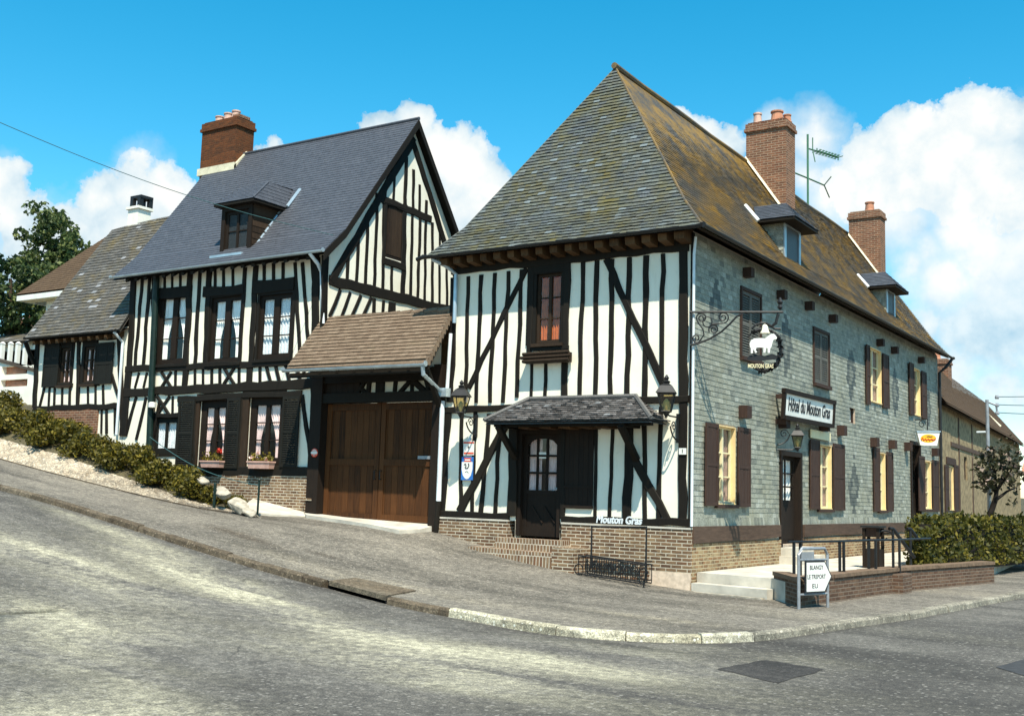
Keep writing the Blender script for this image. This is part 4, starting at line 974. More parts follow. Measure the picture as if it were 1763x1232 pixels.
# dormer
x0,x1,yf,z0,z1=-13.44,-12.30,.07,7.74,9.04; yb=BRI-(BZ-z1)/slB
m=MB(); m.prism([(x0,yf+.06,z0-.1),(x0,yf+.06,z1),(x0,yb,z1)],(x1-x0,0,0)); dm=m.build('dormer',M['slate_blue'],hb)
m=MB(); slates(m,(x1+.005,yf,0),(0,1,0),(0,0,1),(1,0,0),[(0,z0-.02),(.02,z0-.02),(yb-yf,z1),(0,z1)],.16,1.4,.012,.003); m.build('cheek_boards',M['frame_brown'],dm)
DP=PL('y',yf,(1,0,0),(0,-1,0)); m=MB()
bar(m,DP,x0,x0+.13,z0,z1,-.03,.03); bar(m,DP,x1-.13,x1,z0,z1,-.03,.03); bar(m,DP,x0+.13,x1-.13,z1-.2,z1,-.03,.03); bar(m,DP,x0-.1,x1+.04,z0-.1,z0,-.03,.08); m.build('dormer_frame',M['door_wood'],dm)
window(hb,DP,(x0+.13,x1-.13,z0,z1-.2),M['door_wood'],2,2,.08,.09,.03,None)
ov=.16; rz=z1+.62; yr=yf+.55; xo0,xo1=x0-.16,x1+.2; yo=yf-.2; xm=(x0+x1)/2; ybk=BRI-(BZ-rz)/slB; ybe=BRI-(BZ-z1)/slB
r=MB(); q=dict(lift=.01,jit=.002,colf=bc)
roof_plane(r,[(xo0,yo,z1),(xo1,yo,z1),(xo1-.28,yr,rz),(xo0+.28,yr,rz)],.11,.16,**q)
roof_plane(r,[(xo1,yo,z1),(xo1,ybe,z1),(xo1-.28,ybk,rz),(xo1-.28,yr,rz)],.11,.16,**q)
roof_plane(r,[(xo0,ybe,z1),(xo0,yo,z1),(xo0+.28,yr,rz),(xo0+.28,ybk,rz)],.11,.16,**q)
roof_plane(r,[(xo0+.28,yr,rz),(xo1-.28,yr,rz),(xo1-.28,ybk+.02,rz+.03),(xo0+.28,ybk+.02,rz+.03)],.11,.16,**q)
r.tube([(xo1,yo,z1+.02),(xo1-.28,yr,rz+.02)],.02,6,(1,0,.99)); r.build('dormer_roof',M['slate_blue'],dm)
m=MB(); m.box((xo0+.01,yo+.01,z1-.08),(xo1-.01,ybe,z1-.02)); m.build('dormer_soffit',M['timber'],dm)
m=MB(); m.box((x0-.12,yf-.25,z0-.17),(x1-.08,yf+.0,z0-.10)); 
m.tube([(xo1+.06,ybe-.05,z1+.02),(xo1-.0,ybe+.45,z1+.62)],.045,6); k=7
for i in range(k):
    t0=i/k; t1=(i+.75)/k; A=Vector((x1+.03,yf,z0-.06)).lerp(Vector((x1+.03,yb,z1)),t0); B=Vector((x1+.03,yf,z0-.06)).lerp(Vector((x1+.03,yb,z1)),t1); m.tube([A+Vector((0,0,.02)),B+Vector((0,0,.02))],.03,6)
m.build('dormer_flashing',M['zinc'],dm)

# ================================================================== THE LOW COTTAGE
ct_=thing('cottage','low timbered cottage with a mossy slate roof and two dark shuttered windows behind shrubs','house',(-19,0,2.6))
CX0,CX1=-21.0,-16.82
c1=FR.rect(104,124,598,663,xr=114); c2=FR.rect(144.5,166,596,661,xr=155)
m=MB(); wall(m,FR,[(CX0,2.2),(CX1,2.2),(CX1,6.0),(CX0,6.0)],[c1,c2],.2); m.build('plaster_wall',M['plaster'],ct_)
m=MB(); m.quad((CX0,0,2.2),(CX0,4,2.2),(CX0,4,6.0),(CX0,0,6.0)); m.quad((CX0,4,2.2),(CX1,4,2.2),(CX1,4,6),(CX0,4,6)); m.build('rear_wall',M['plaster'],ct_)
m=MB(); b0=FR.px(66,705); b1=FR.px(171,703); m.box((b0[0],-.05,2.2),(b1[0],.1,b0[1])); m.build('brick_plinth',M['brick_chimney'],ct_)
T(FR,'stud',[(78,664,69,700,.12),(86,664,84,700,.12),(95,664,94,699,.11),(108,665,107.5,699,.11),(152,664,152,698,.12),(165,663,165,698,.12),(178,662,178.5,698,.12),(184,703,184,746,.14),(199,702,199,746,.14),(176,704,175,746,.1)],.032,ct_)
T(FR,'post',[(66,588,60.5,702,.2),(126,588,120.5,702,.09),(137,586,134.5,702,.15),(206,570,212,746,.2)],.048,ct_)
T(FR,'brace',[(193,645,211,700,.14)],.042,ct_)
T(FR,'rail',[(60,703,213,699,.16),(76,590,206,578,.16),(88,663,126,663,.13),(143,662,172,660,.13)],.055,ct_)
for r in (c1,c2): casing(ct_,FR,r,(.02 if r is c1 else .10),(.08 if r is c1 else .02),.16,.05); window(ct_,FR,r,M['frame_brown'],2,3,.07,.09,.03,'curtain_pink',sill='frame_brown')
for x0,x1,yt,yb,xr in [(78,104,592,666,92),(166,197,590,661,182)]: shutter(ct_,FR,FR.rect(x0,x1,yt,yb,xr=xr),'shutter_dark',False,.045)
m=MB(); mc=lambda u,v:(min(1,max(0,rng.normal(.5,.3))),.3*U(0,1)**6,U(0,1))
CE0=Vector((-21.15,-.34,5.86)); CE1=Vector((-16.84,-.34,5.86)); CR0=Vector((-20.5,2.0,9.52)); CR1=Vector((-16.84,2.0,9.72))
roof_plane(m,[CE0,CE1,CR1,CR0],.12,.2,lift=.018,jit=.008,colf=mc)
roof_plane(m,[Vector((-21.15,4.3,5.86)),CE0,CR0],.12,.2,lift=.018,jit=.008,colf=mc)
m.add([Vector((-21.15,4.3,5.86)),Vector((-16.84,4.3,5.86)),CR1,CR0],[(0,3,2,1)],(.4,0,0))
m.tube([CR0,CR0.lerp(CR1,.5)+Vector((0,0,-.04)),CR1],.06,6,(.5,0,0)); m.tube([CE0,CR0],.03,6,(.5,0,0)); m.build('roof',M['slate_mossy'],ct_)
m=MB(); m.quad((CE0.x,-.31,5.77),(CE1.x,-.31,5.77),(CE1.x,.05,6.0),(CE0.x,.05,6.0)); m.build('soffit',M['soffit'],ct_)
for i in range(11):
    x=-20.8+i*.37; m=MB(); m.hexa([(x-.055,-.28,5.64),(x+.055,-.28,5.64),(x+.055,.0,5.72),(x-.055,.0,5.72)],[(x-.055,-.3,5.76),(x+.055,-.3,5.76),(x+.055,.0,5.97),(x-.055,.0,5.97)],(U(0,1),0,0)); m.build('rafter',M['rafter_wood'],ct_)
gutter(ct_,(-21.1,-.4,5.84),(-16.9,-.4,5.84),'iron',.045)
m=MB(); m.tube([(-16.96,-.4,5.80),(-16.95,-.1,5.55),(-16.95,-.09,3.0)],.04,8); m.build('downpipe',M['zinc_white'],ct_)
m=MB(); beam(m,(-21.15,-.3,5.75),(-20.98,-.05,5.1),.10,.1,Vector((-1,0,0)),0,0); m.build('eave_bracket',M['timber'],ct_)

# ================================================================== THE COVERED GATEWAY
ga=thing('gateway','covered gateway with brown tiled roof and plank doors between the two timbered houses','gateway',(-7.7,0,.98))
GX0,GX1=-9.50,-6.02
m=MB(); zp=FR.px(640,688)[1]; zl=4.15
m.quad((GX0,.02,zp+.1),(GX1,.02,zp+.1),(GX1,.02,zl+.9),(GX0,.02,zl+.9)); m.build('plaster_panel',M['plaster'],ga)
for s in [(536,700,545,893,.0)]: pass
m=MB(); m.box((GX0-.22,-.16,.9),(GX0+.13,.14,zl+.35)); m.build('post',M['door_wood'],ga)
m=MB(); m.box((GX1-.07,-.14,.75),(GX1+.16,.14,zl+.35)); m.build('post',M['door_wood'],ga)
m=MB(); m.box((GX0+.12,-.13,zp-.06),(GX1-.06,.16,zp+.16)); m.build('lintel',M['timber'],ga)
m=MB(); m.box((GX0+.12,-.12,zl+.02),(GX1-.06,.1,zl+.30)); m.build('lintel',M['timber'],ga)
m=MB(); a=FR.px(622,666)[0]
for i in range(6): m.box((GX0+.13+(a-GX0-.13)*i/6+.003,-.06,zp+.16),(GX0+.13+(a-GX0-.13)*(i+1)/6-.003,.0,zl+.02))
m.build('board_panel',M['door_wood'],ga)
T(FR,'stud',[(637,652,634,684,.12),(682,650,679,684,.11),(710,652,709.5,684,.1),(734,652,742,684,.11),(656,650,655,684,.30),(725,664,726,684,.09)],.05,ga)
T(FR,'brace',[(619,664,640,686,.12),(616,680,632,652,.10),(708,654,682,684,.12),(712,655,744,684,.16)],.06,ga)
def leaf(x0,x1):
    m=MB(); n=9; zb=1.0; zt=zp-.07; z2=FR.px(650,795)[1]
    for i in range(n):
        a=x0+(x1-x0)*i/n; b=x0+(x1-x0)*(i+1)/n
        m.box((a+.004,-.02+.1,zb+.05),(b-.004,.13+U(-.003,.003),z2),(U(0,1),0,0)); m.box((a+.004,-.012+.1,z2),(b-.004,.13+U(-.003,.003),zt),(U(0,1),0,0))
    m.box((x0,.05,zb+.02),(x0+.13,.10,zt),(U(0,1),0,0)); m.box((x1-.13,.05,zb+.02),(x1,.10,zt),(U(0,1),0,0))
    for z in (zb+.02,z2-.08,zt-.16): m.box((x0+.13,.052,z),(x1-.13,.10,z+.15),(U(0,1),0,0))
    return m.build('gate_leaf',M['gate_wood'],ga)
gm=FR.px(650,800)[0]
g_a=leaf(GX0+.15,gm-.012); g_b=leaf(gm+.012,GX1-.09)
for lf,x in ((g_a,gm-.08),(g_b,gm+.08)):
    m=MB(); m.tube([(x,.05,2.15),(x,-.01,2.15),(x,-.01,1.95),(x,.05,1.95)],.013,6); m.build('handle',M['iron'],lf)
m=MB(); m.box((GX1-.55,.025,2.42),(GX1-.09,.048,2.49)); m.build('hinge',M['metal_grey'],g_b)
m=MB(); rl=Vector((-9.70,.24,5.74)); rr=Vector((-5.78,.06,5.72)); er=Vector((-5.56,-1.08,4.41)); el=Vector((-9.66,-1.08,4.45))
roof_plane(m,[el,er,rr,rl],.115,.17,lift=.022,jit=.004,thick=.016,colf=lambda u,v:(U(0,1),0,U(0,1)))
m.add([rl,rr,Vector((-5.78,1.5,4.4)),Vector((-9.70,1.5,4.4))],[(0,1,2,3)],(.5,0,0))
n=10
for i in range(n): m.tube([rl.lerp(rr,i/n+.004)+Vector((0,0,.0)),rl.lerp(rr,(i+1)/n)+Vector((0,0,.02))],.085,8,(U(0,1),0,.5))
nv=12
for i in range(nv):
    a=er.lerp(rr,i/nv); b=er.lerp(rr,(i+1)/nv); m.box((min(a.x,b.x)-.06,min(a.y,b.y),a.z-.05),(max(a.x,b.x)+.03,max(a.y,b.y),a.z+.06),(U(.6,1),0,U(0,1)))
rf=m.build('roof',M['tile_brown'],ga)
for i in range(9):
    t=i/8; a=el.lerp(er,t); b=rl.lerp(rr,t); m=MB(); a=a.lerp(b,.03); d=Vector((.04,0,0)); z=Vector((0,0,-.09))
    m.hexa([a-d+z*2,a+d+z*2,b+d+z*2,b-d+z*2],[a-d+z,a+d+z,b+d+z,b-d+z]); m.build('rafter',M['timber'],ga)
m=MB(); m.box((-9.6,-1.03,4.22),(-5.6,-.94,4.33)); m.build('eave_board',M['timber'],ga)
gutter(ga,(-9.68,-1.16,4.40),(-5.52,-1.16,4.38),'zinc',.065)
m=MB(); m.tube([(-5.60,-1.16,4.32),(-5.60,-1.13,4.16),P(757,672,'y',-.25)],.045,10); m.build('downpipe',M['zinc'],ga)
m=MB(); beam(m,(-5.98,-.02,3.5),(-5.7,-.95,4.3),.1,.1,Vector((1,0,0)),0,0); m.build('eave_brace',M['timber'],ga)

# ================================================================== HOUSES BEHIND AND BEYOND
hd=thing('rear_house','cream house with a plain brown tiled hip roof behind the mossy cottage','house',(-30,9,5))
q0=P(28,507,'y',8.0); 
ex0,ez=q0.x,q0.z; xr0=P(198,398,'y',11.0)
m=MB(); m.quad((ex0+1.3,8.6,4),(-22,8.6,4),(-22,8.6,ez+.2),(ex0+1.3,8.6,ez+.2)); m.quad((ex0+1.3,8.6,4),(ex0+1.3,13.4,4),(ex0+1.3,13.4,ez+.2),(ex0+1.3,8.6,ez+.2)); m.quad((ex0+1.3,13.4,4),(-22,13.4,4),(-22,13.4,ez),(ex0+1.3,13.4,ez)); m.quad((-22,8.6,4),(-22,13.4,4),(-22,13.4,ez),(-22,8.6,ez)); m.build('wall',M['white_render'],hd)
m=MB(); roof_plane(m,[(ex0,8,ez),(-21.5,8,ez),(-24,11,xr0.z),(xr0.x,11,xr0.z)],.16,.22,lift=.015,jit=.003,colf=lambda u,v:(U(0,1),0,U(0,1)))
roof_plane(m,[(ex0,14,ez),(ex0,8,ez),(xr0.x,11,xr0.z)],.16,.22,lift=.015,jit=.003,colf=lambda u,v:(U(0,1),0,U(0,1)))
m.add([(ex0,14,ez),(-21.5,14,ez),(-24,11,xr0.z),(xr0.x,11,xr0.z)],[(0,3,2,1)]); m.add([(-21.5,8,ez),(-21.5,14,ez),(-24,11,xr0.z)],[(0,1,2)]); m.build('roof',M['tile_plain'],hd)
m=MB(); m.box((ex0+.02,8.02,ez-.28),(-21.6,8.1,ez-.06)); m.box((ex0+.02,8.1,ez-.28),(ex0+.1,13.9,ez-.06)); m.build('fascia',M['white_paint'],hd)
m=MB(); m.quad((ex0+.05,8.1,ez-.27),(-21.6,8.1,ez-.27),(-21.6,8.7,ez-.27),(ex0+.05,8.7,ez-.27)); m.build('soffit',M['cream_light'],hd)
cc=P(238,384,'y',10.6); m=MB(); m.box((cc.x-.34,10.3,cc.z-.9),(cc.x+.34,10.95,cc.z+.55)); m.box((cc.x-.42,10.22,cc.z+.55),(cc.x+.42,11.03,cc.z+.66)); ch=m.build('chimney',M['white_render'],hd)
m=MB()
for sx in (-.24,.24):
    for sy in (-.25,.25): m.box((cc.x+sx-.09,10.7+sy-.09,cc.z+.68),(cc.x+sx+.09,10.7+sy+.09,cc.z+1.05))
m.box((cc.x-.36,10.38,cc.z+1.05),(cc.x+.36,11.02,cc.z+1.17)); m.build('chimney_cowl',M['iron'],ch)
# white house seen past the cottage
hw=thing('white_house','distant white house with a long grey roof at the far left','house',(-46,15,7))
A=P(-60,592,'y',15); B=P(58,588,'y',15); zt=P(20,590,'y',15).z; zb=zt-2.2
m=MB(); PW_=PL('y',15.0,(1,0,0),(0,-1,0)); ho=[(A.x+1.3+i*1.5,A.x+2.4+i*1.5,zt-1.9,zt-.45) for i in range(5)]
wall(m,PW_,[(A.x,zb-2),(B.x,zb-2),(B.x,zt),(A.x,zt)],ho,.2); m.quad((B.x,15,zb-2),(B.x,21,zb-2),(B.x,21,zt),(B.x,15,zt)); m.quad((A.x,15,zb-2),(A.x,21,zb-2),(A.x,21,zt),(A.x,15,zt)); m.quad((A.x,21,zb-2),(B.x,21,zb-2),(B.x,21,zt),(A.x,21,zt)); m.build('wall',M['white_render'],hw)
for h in ho: window(hw,PW_,h,M['white_paint'],2,1,.15,.05,.03,None)
m=MB(); roof_plane(m,[(A.x-.3,14.5,zt-.05),(B.x+.3,14.5,zt-.05),(B.x+.3,18,zt+1.25),(A.x-.3,18,zt+1.25)],.3,.4,colf=lambda u,v:(U(0,1),0,U(0,1))); m.quad((A.x-.3,21.5,zt-.05),(B.x+.3,21.5,zt-.05),(B.x+.3,18,zt+1.25),(A.x-.3,18,zt+1.25)); m.build('roof',M['slate_mossy'],hw)
rd=thing('red_roofed_house','small red roofed house among the trees at the far left','house',(-52,24,9))
A=P(28,556,'y',24); B=P(62,552,'y',24); m=MB(); z=A.z; m.box((A.x,24,z-4),(B.x+2,29,z)); m.build('wall',M['white_render'],rd)
m=MB(); m.quad((A.x-.3,23.5,z-.3),(B.x+2.3,23.5,z-.3),(B.x+2.3,26.5,z+1.6),(A.x-.3,26.5,z+1.6)); m.quad((A.x-.3,29.5,z-.3),(B.x+2.3,29.5,z-.3),(B.x+2.3,26.5,z+1.6),(A.x-.3,26.5,z+1.6)); m.build('roof',M['terracotta'],rd)
# white garden wall with two openings
gwall=thing('garden_wall','white rendered garden wall with two slatted openings beside the cottage','wall',(-26,3,3.9))
GP=PL('y',3.0,(1,0,0),(0,-1,0)); A=GP.px(-40,612); B=GP.px(61,640); o1=GP.rect(3,47,630,644,xr=25); o2=GP.rect(1,47,653,665,xr=25)
m=MB(); wall(m,GP,[(A[0],3.2),(B[0],3.2),(B[0],B[1]),(A[0],A[1])],[o1,o2],.25); m.quad(GP.at(A[0],3.2,-.25),GP.at(B[0],3.2,-.25),GP.at(B[0],B[1],-.25),GP.at(A[0],A[1],-.25)); m.build('wall',M['white_render'],gwall)
m=MB(); m.hexa([GP.at(A[0],A[1],.06),GP.at(B[0],B[1],.06),GP.at(B[0],B[1],-.3),GP.at(A[0],A[1],-.3)],[GP.at(A[0],A[1]+.09,.06),GP.at(B[0],B[1]+.09,.06),GP.at(B[0],B[1]+.09,-.3),GP.at(A[0],A[1]+.09,-.3)]); m.build('coping',M['tile_plain'],gwall)
for o in (o1,o2):
    m=MB(); u0,u1,v0,v1=o; bar(m,GP,u0,u1,v0,v1,-.2,-.18); 
    bar(m,GP,u0+(u1-u0)*.35,u0+(u1-u0)*.85,v0+.03,v1-.05,-.18,-.1); m.build('slat_panel',M['terracotta'],gwall)
# white fence posts on the terrace above
for i,x in enumerate((3,17,30,43)):
    p=P(x,613,'y',9.0); q=P(x,592,'y',9.0); m=MB(); m.box((p.x-.08,8.92,p.z-.8),(p.x+.08,9.08,q.z)); m.hexa([(p.x-.1,8.9,q.z),(p.x+.1,8.9,q.z),(p.x+.1,9.1,q.z),(p.x-.1,9.1,q.z)],[(p.x-.03,8.98,q.z+.1),(p.x+.03,8.98,q.z+.1),(p.x+.03,9.02,q.z+.1),(p.x-.03,9.02,q.z+.1)])
    tag(m.build('fence_post',M['white_paint'],base=(p.x,9,p.z-.8)),'short white post in the row above the white garden wall','fence post','white posts above the garden wall')
# long low house down the street
he=thing('long_house','long low ochre house with a brown roof running down the street beyond the inn','house',(-1,30,0))
e0=Vector((.30,LEN+.1,5.24)); e1=Vector((-1.35,47.5,5.2)); dv=(e1-e0).normalized(); nv_=Vector((dv.y,-dv.x,0)).normalized()
class OB(PL):
    def __init__(s,o,u,n): s.o=Vector(o); s.u=Vector(u); s.n=Vector(n); s.z=Vector((0,0,1))
    def at(s,u,v,off=0): p=s.o+s.u*u+s.n*off; p.z=v; return p
    def px(s,x,y,off=0):
        d=Vector(ray(x,y)); c=Vector(CAM); o=s.o+s.n*off; t=(o-c).dot(s.n)/d.dot(s.n); p=c+d*t; return ((p-s.o).dot(s.u),p.z)
    def P(s,x,y,off=0): u,v=s.px(x,y,off); return s.at(u,v,off)
EP=OB(Vector((e0.x,e0.y,0))-nv_*.32,dv,nv_); LE=(e1-e0).length
ew=EP.rect(1630,1640.5,802,878,xr=1635); ew2=EP.rect(1660,1665.5,786,826,xr=1662)
m=MB(); wall(m,EP,[(.05,-.3),(LE,-.3),(LE,5.3),(.05,5.3)],[ew,ew2],.2); m.build('wall',M['wall_ochre'],he)
m=MB(); rz=7.62
R0=Vector((-2.9,LEN+.3,rz)); R1=Vector((-3.35,47.5,rz)); roof_plane(m,[e0,e1,R1,R0],.14,.22,lift=.014,jit=.003,colf=lambda u,v:(U(0,1),0,U(0,1)))
m.add([R0,R1,R1+Vector((-2.2,0,-2.4)),R0+Vector((-2.6,0,-2.4))],[(0,1,2,3)]); m.build('roof',M['tile_plain'],he)
m=MB(); m.quad(e1+Vector((0,0,-5.4))-nv_*.3,e1+Vector((-4.2,0,-5.4)),e1+Vector((-4.2,0,0)),e1-nv_*.3); m.add([e1-nv_*.3,e1+Vector((-4.2,0,0)),R1+Vector((0,0,-.1))],[(0,1,2)]); m.build('end_wall',M['wall_ochre'],he)
m=MB(); m.quad(e0+Vector((0,0,-.08)),e1+Vector((0,0,-.08)),e1-nv_*.35+Vector((0,0,.05)),e0-nv_*.35+Vector((0,0,.05))); m.build('soffit',M['soffit'],he)
for u in (4.6,8.2):
    m=MB(); bar(m,EP,u-.09,u+.09,.2,5.1,0,.03); m.build('post',M['beam_brown'],he)
for v in (4.0,): m=MB(); bar(m,EP,2.6,LE,v-.08,v+.08,0,.04); m.build('rail',M['beam_brown'],he)
m=MB(); bar(m,EP,.05,2.5,1.2,5.1,0,.02); m.build('plaster_panel',M['wall_ochre'],he)
m=MB(); bar(m,EP,.05,2.55,-.2,1.15,0,.04); m.build('masonry_base',M['brick_side'],he)
window(he,EP,ew,M['cream_light'],2,3,.15,.05,.025,'curtain_white',lining='cream_paint')
window(he,EP,ew2,M['shutter_brown'],1,2,.12,.05)
for x0,x1,xr in ((1624.5,1630.5,1627),(1640.5,1648,1644)): shutter(he,EP,EP.rect(x0,x1,800,880,xr=xr),'shutter_brown',False,.04)
m=MB(); bar(m,EP,ew[0]-.2,ew[1]+.5,ew[3]+.05,ew[3]+.3,0,.06); m.build('lintel',M['shutter_brown'],he)
c0=P(1616,668,'x',-3.0); c1_=P(1650,668,'x',-3.0)
ch=chimney(he,-3.3,-2.45,33.8,34.6,6.6,8.45,'brick_chimney',[(-3.0,34.2,.16,.45,'terracotta')],.2)
def ell(a,b): return R0.lerp(R1,a)*(1-b)+e0.lerp(e1,a)*b+Vector((.04,0,.06))
m=MB(); m.tube([ell(.28,.03),ell(.28,.42)],.07,5); m.build('verge_strip',M['lead_flash'],he)
m=MB(); m.tube([ell(.36,.35),ell(.36,.72)],.06,5); m.build('verge_strip',M['lead_flash'],he)
m=MB(); m.tube([ell(.72,.42),ell(.72,.80)],.07,5); m.build('verge_strip',M['lead_flash'],he)
hr=thing('brick_house','small red brick house with a tiled roof at the far end of the street','house',(1,66,0))
m=MB(); m.box((-3.5,62,-.3),(3.2,72,4.2)); m.build('wall',M['brick_chimney'],hr)
m=MB(); m.quad((-3.8,61.6,4.1),(3.5,61.6,4.1),(3.5,67,7.4),(-3.8,67,7.4)); m.quad((-3.8,72.4,4.1),(3.5,72.4,4.1),(3.5,67,7.4),(-3.8,67,7.4)); m.build('roof',M['terracotta'],hr)
m=MB(); m.box((2.5,66,5.5),(3.3,67,8.6)); m.build('chimney',M['brick_chimney'],hr)

# ================================================================== TERRACE, LOW WALL, STREET FURNITURE
def poly_slab(pts,z0,z1):
    m=MB(); t=[Vector((x,y,z1)) for x,y in pts]; n=len(t)
    tr=tessellate_polygon([[Vector((p.x,p.y,0)) for p in t]])
    up=lambda f:f if (t[f[1]]-t[f[0]]).cross(t[f[2]]-t[f[0]]).z>0 else tuple(reversed(f))
    m.add(t+[Vector((p.x,p.y,z0)) for p in t],[up(f) for f in tr]+[(i,(i+1)%n,(i+1)%n+n,i+n) for i in range(n)]); return m
te=thing('terrace','raised concrete terrace with a step along the slate-hung side of the inn','terrace',(1,1,0))
poly_slab([(.07,.22),(1.62,-.02),(2.25,-.85),(2.32,.5),(2.6,4),(3.42,8.8),(2.6,19.4),(.07,19.4)],-.3,.345).build('terrace_slab',M['concrete'],te)
poly_slab([(.10,-.10),(1.66,-.36),(1.72,-.05),(.10,.20)],-.3,.165).build('step',M['concrete'],te)
poly_slab([(.02,-.22),(1.60,-.48),(1.62,-.38),(.03,-.12)],-.3,.02).build('step',M['stone_white'],te)
lw=thing('low_wall','low brown brick wall edging the terrace beside the pavement','wall',(2.6,0,0))
WL=[(1.66,-.02),(2.55,-1.30),(2.64,.3),(2.93,4.0),(3.78,8.8)]
WI=[(1.85,.25),(2.38,-.62),(2.34,.4),(2.62,4.05),(3.46,8.9)]
m=MB()
for i in range(4):
    a,b,c,d=WL[i],WL[i+1],WI[i+1],WI[i]
    m.hexa([(*a,-.3),(*b,-.3),(*c,-.3),(*d,-.3)],[(*a,.40),(*b,.40),(*c,.40),(*d,.40)])
m.build('brick_wall',M['brick_wall'],lw)
m=MB()
for i in range(4):
    a,b,c,d=[Vector((*q,0)) for q in (WL[i],WL[i+1],WI[i+1],WI[i])]
    n=max(1,int((b-a).length/.8))
    for k in range(n):
        p,q,r,s=a.lerp(b,k/n+.004),a.lerp(b,(k+1)/n),d.lerp(c,(k+1)/n),d.lerp(c,k/n+.004); h=.402+U(0,.004)
        o=(p-s).normalized()*.03
        m.hexa([v+Vector((0,0,h)) for v in (p+o,q+o,r,s)],[v+Vector((0,0,h+.065+U(-.006,.006))) for v in (p+o,q+o,r,s)],(U(0,1),.5,.5))
m.build('wall_coping',M['coping'],lw)
m=MB(); m.box((2.66,3.3,-.3),(3.08,4.0,.36)); m.build('pier',M['brick_wall'],lw)
# railing on the wall
ra=thing('railing','black iron railing with paired posts standing on the low brick wall','railing',(2.4,1,.4))
zr=1.02; tops=[]
for x,y in [(1367,993),(1378,992),(1446,989),(1453,989),(1496,984),(1508,984),(1538,982),(1549,982)]:
    p=P(x,y,'z',.41); m=MB(); m.box((p.x-.022,p.y-.022,.34),(p.x+.022,p.y+.022,zr)); m.build('railing_post',M['iron'],ra); tops.append(p)
a=tops[0]; b=tops[-1]; m=MB(); pts=[Vector((a.x-.05,a.y-.15,zr))]+[Vector((p.x,p.y,zr)) for p in tops[::2]]+[Vector((b.x+.1,b.y+2.2,zr))]; m.tube(pts,.022,8); m.build('handrail',M['iron'],ra)
# dark stand and stair rail by the second side door
p=P(1504,977,'z',.345); st=thing('wooden_stand','dark wooden stand with a flat lid and open legs on the terrace','stand',(p.x,p.y,.345))
h=P(1504,906,'x',p.x).z
m=MB(); m.box((p.x-.17,p.y-.2,.36),(p.x+.17,p.y+.2,.36+(h-.36)*.45)); m.build('cabinet',M['door_wood'],st)
for sx in (-.15,.15):
    for sy in (-.18,.18): m=MB(); m.box((p.x+sx-.03,p.y+sy-.03,.345),(p.x+sx+.03,p.y+sy+.03,h-.03)); m.build('leg',M['door_wood'],st)
m=MB(); m.box((p.x-.21,p.y-.25,h-.02),(p.x+.21,p.y+.25,h+.02)); m.build('lid',M['iron'],st)
m=MB(); m.box((p.x-.12,p.y-.15,h-.22),(p.x+.12,p.y+.15,h-.025)); m.build('frieze',M['shutter_brown'],st)
sr=thing('stair_rail','sloping dark handrails with a scrolled end beside the terrace steps','handrail',(1.6,12,.345))
p=P(1538,978,'z',.345)
for dx,dy in ((0,0),(.25,.5)):
    m=MB(); b=Vector((p.x+dx,p.y+dy,.345)); t=Vector((b.x,b.y,1.2)); m.tube([b,t],.03,8); m.build('rail_post',M['iron'],sr)
    m=MB(); m.tube([t-Vector((.05,.1,0)),t,t+Vector((.32,.52,-.62))],.04,8); m.build('handrail',M['iron'],sr)
m=MB(); c=Vector((p.x-.15,p.y-.2,1.02)); m.tube([c+Vector((.16*math.cos(t)*(1-t/9),.2*math.cos(t)*(1-t/9),.16*math.sin(t)*(1-t/9))) for t in np.linspace(0,6,20)],.022,6); m.build('scroll',M['iron'],sr)
# signpost with arrow
a0=Vector((2.62,-1.48,-.03)); b0=Vector((2.86,-.74,-.03)); sgn=thing('direction_sign','white arrow-shaped direction sign in a grey tubular frame on the pavement','road sign',a0)
u=(b0-a0).normalized(); W_=(b0-a0).length; n=Vector((u.y,-u.x,0)).normalized()
if n.y>0: n=-n
zz=Vector((0,0,1)); tp=.985
m=MB(); m.tube([a0,a0+zz*(tp-.1),a0+zz*tp+u*.08,b0+zz*tp-u*.08,b0+zz*(tp-.1),b0],.027,8); m.build('frame',M['metal_grey'],sgn)
for h_ in (.80,.24): m=MB(); m.tube([a0+zz*h_,b0+zz*h_],.02,8); m.build('cross_bar',M['metal_grey'],sgn)
m=MB(); arrow=lambda e,o:[a0+u*(.14-e)+zz*(.29-e)+n*o,a0+u*(.62+e*.4)+zz*(.29-e)+n*o,a0+u*(.80+e*1.2)+zz*.525+n*o,a0+u*(.62+e*.4)+zz*(.76+e)+n*o,a0+u*(.14-e)+zz*(.76+e)+n*o]
m.prism(arrow(.028,.03),n*.02); bd=m.build('sign_border',M['ink'],sgn)
m=MB(); m.prism(arrow(0,.0505),n*.006); bdd=m.build('sign_board',M['white_paint'],sgn)
for k,(tx,wd) in enumerate((('BLANGY',.36),('LE TREPORT',.49),('EU',.15))):
    m=MB(); put_text(m,tx,.10,a0+u*(.40 if k<2 else .36)+zz*(.675-.15*k)+n*.058,u,zz,n,wd,ext=.002,bold=.0); m.build('lettering',M['ink'],bdd)
m=MB(); m.prism([a0+u*.06+zz*.80+n*.0,a0+u*.40+zz*.80,a0+u*.40+zz*.93,a0+u*.06+zz*.93],n*.012); m.build('blank_plate',M['metal_grey'],sgn)
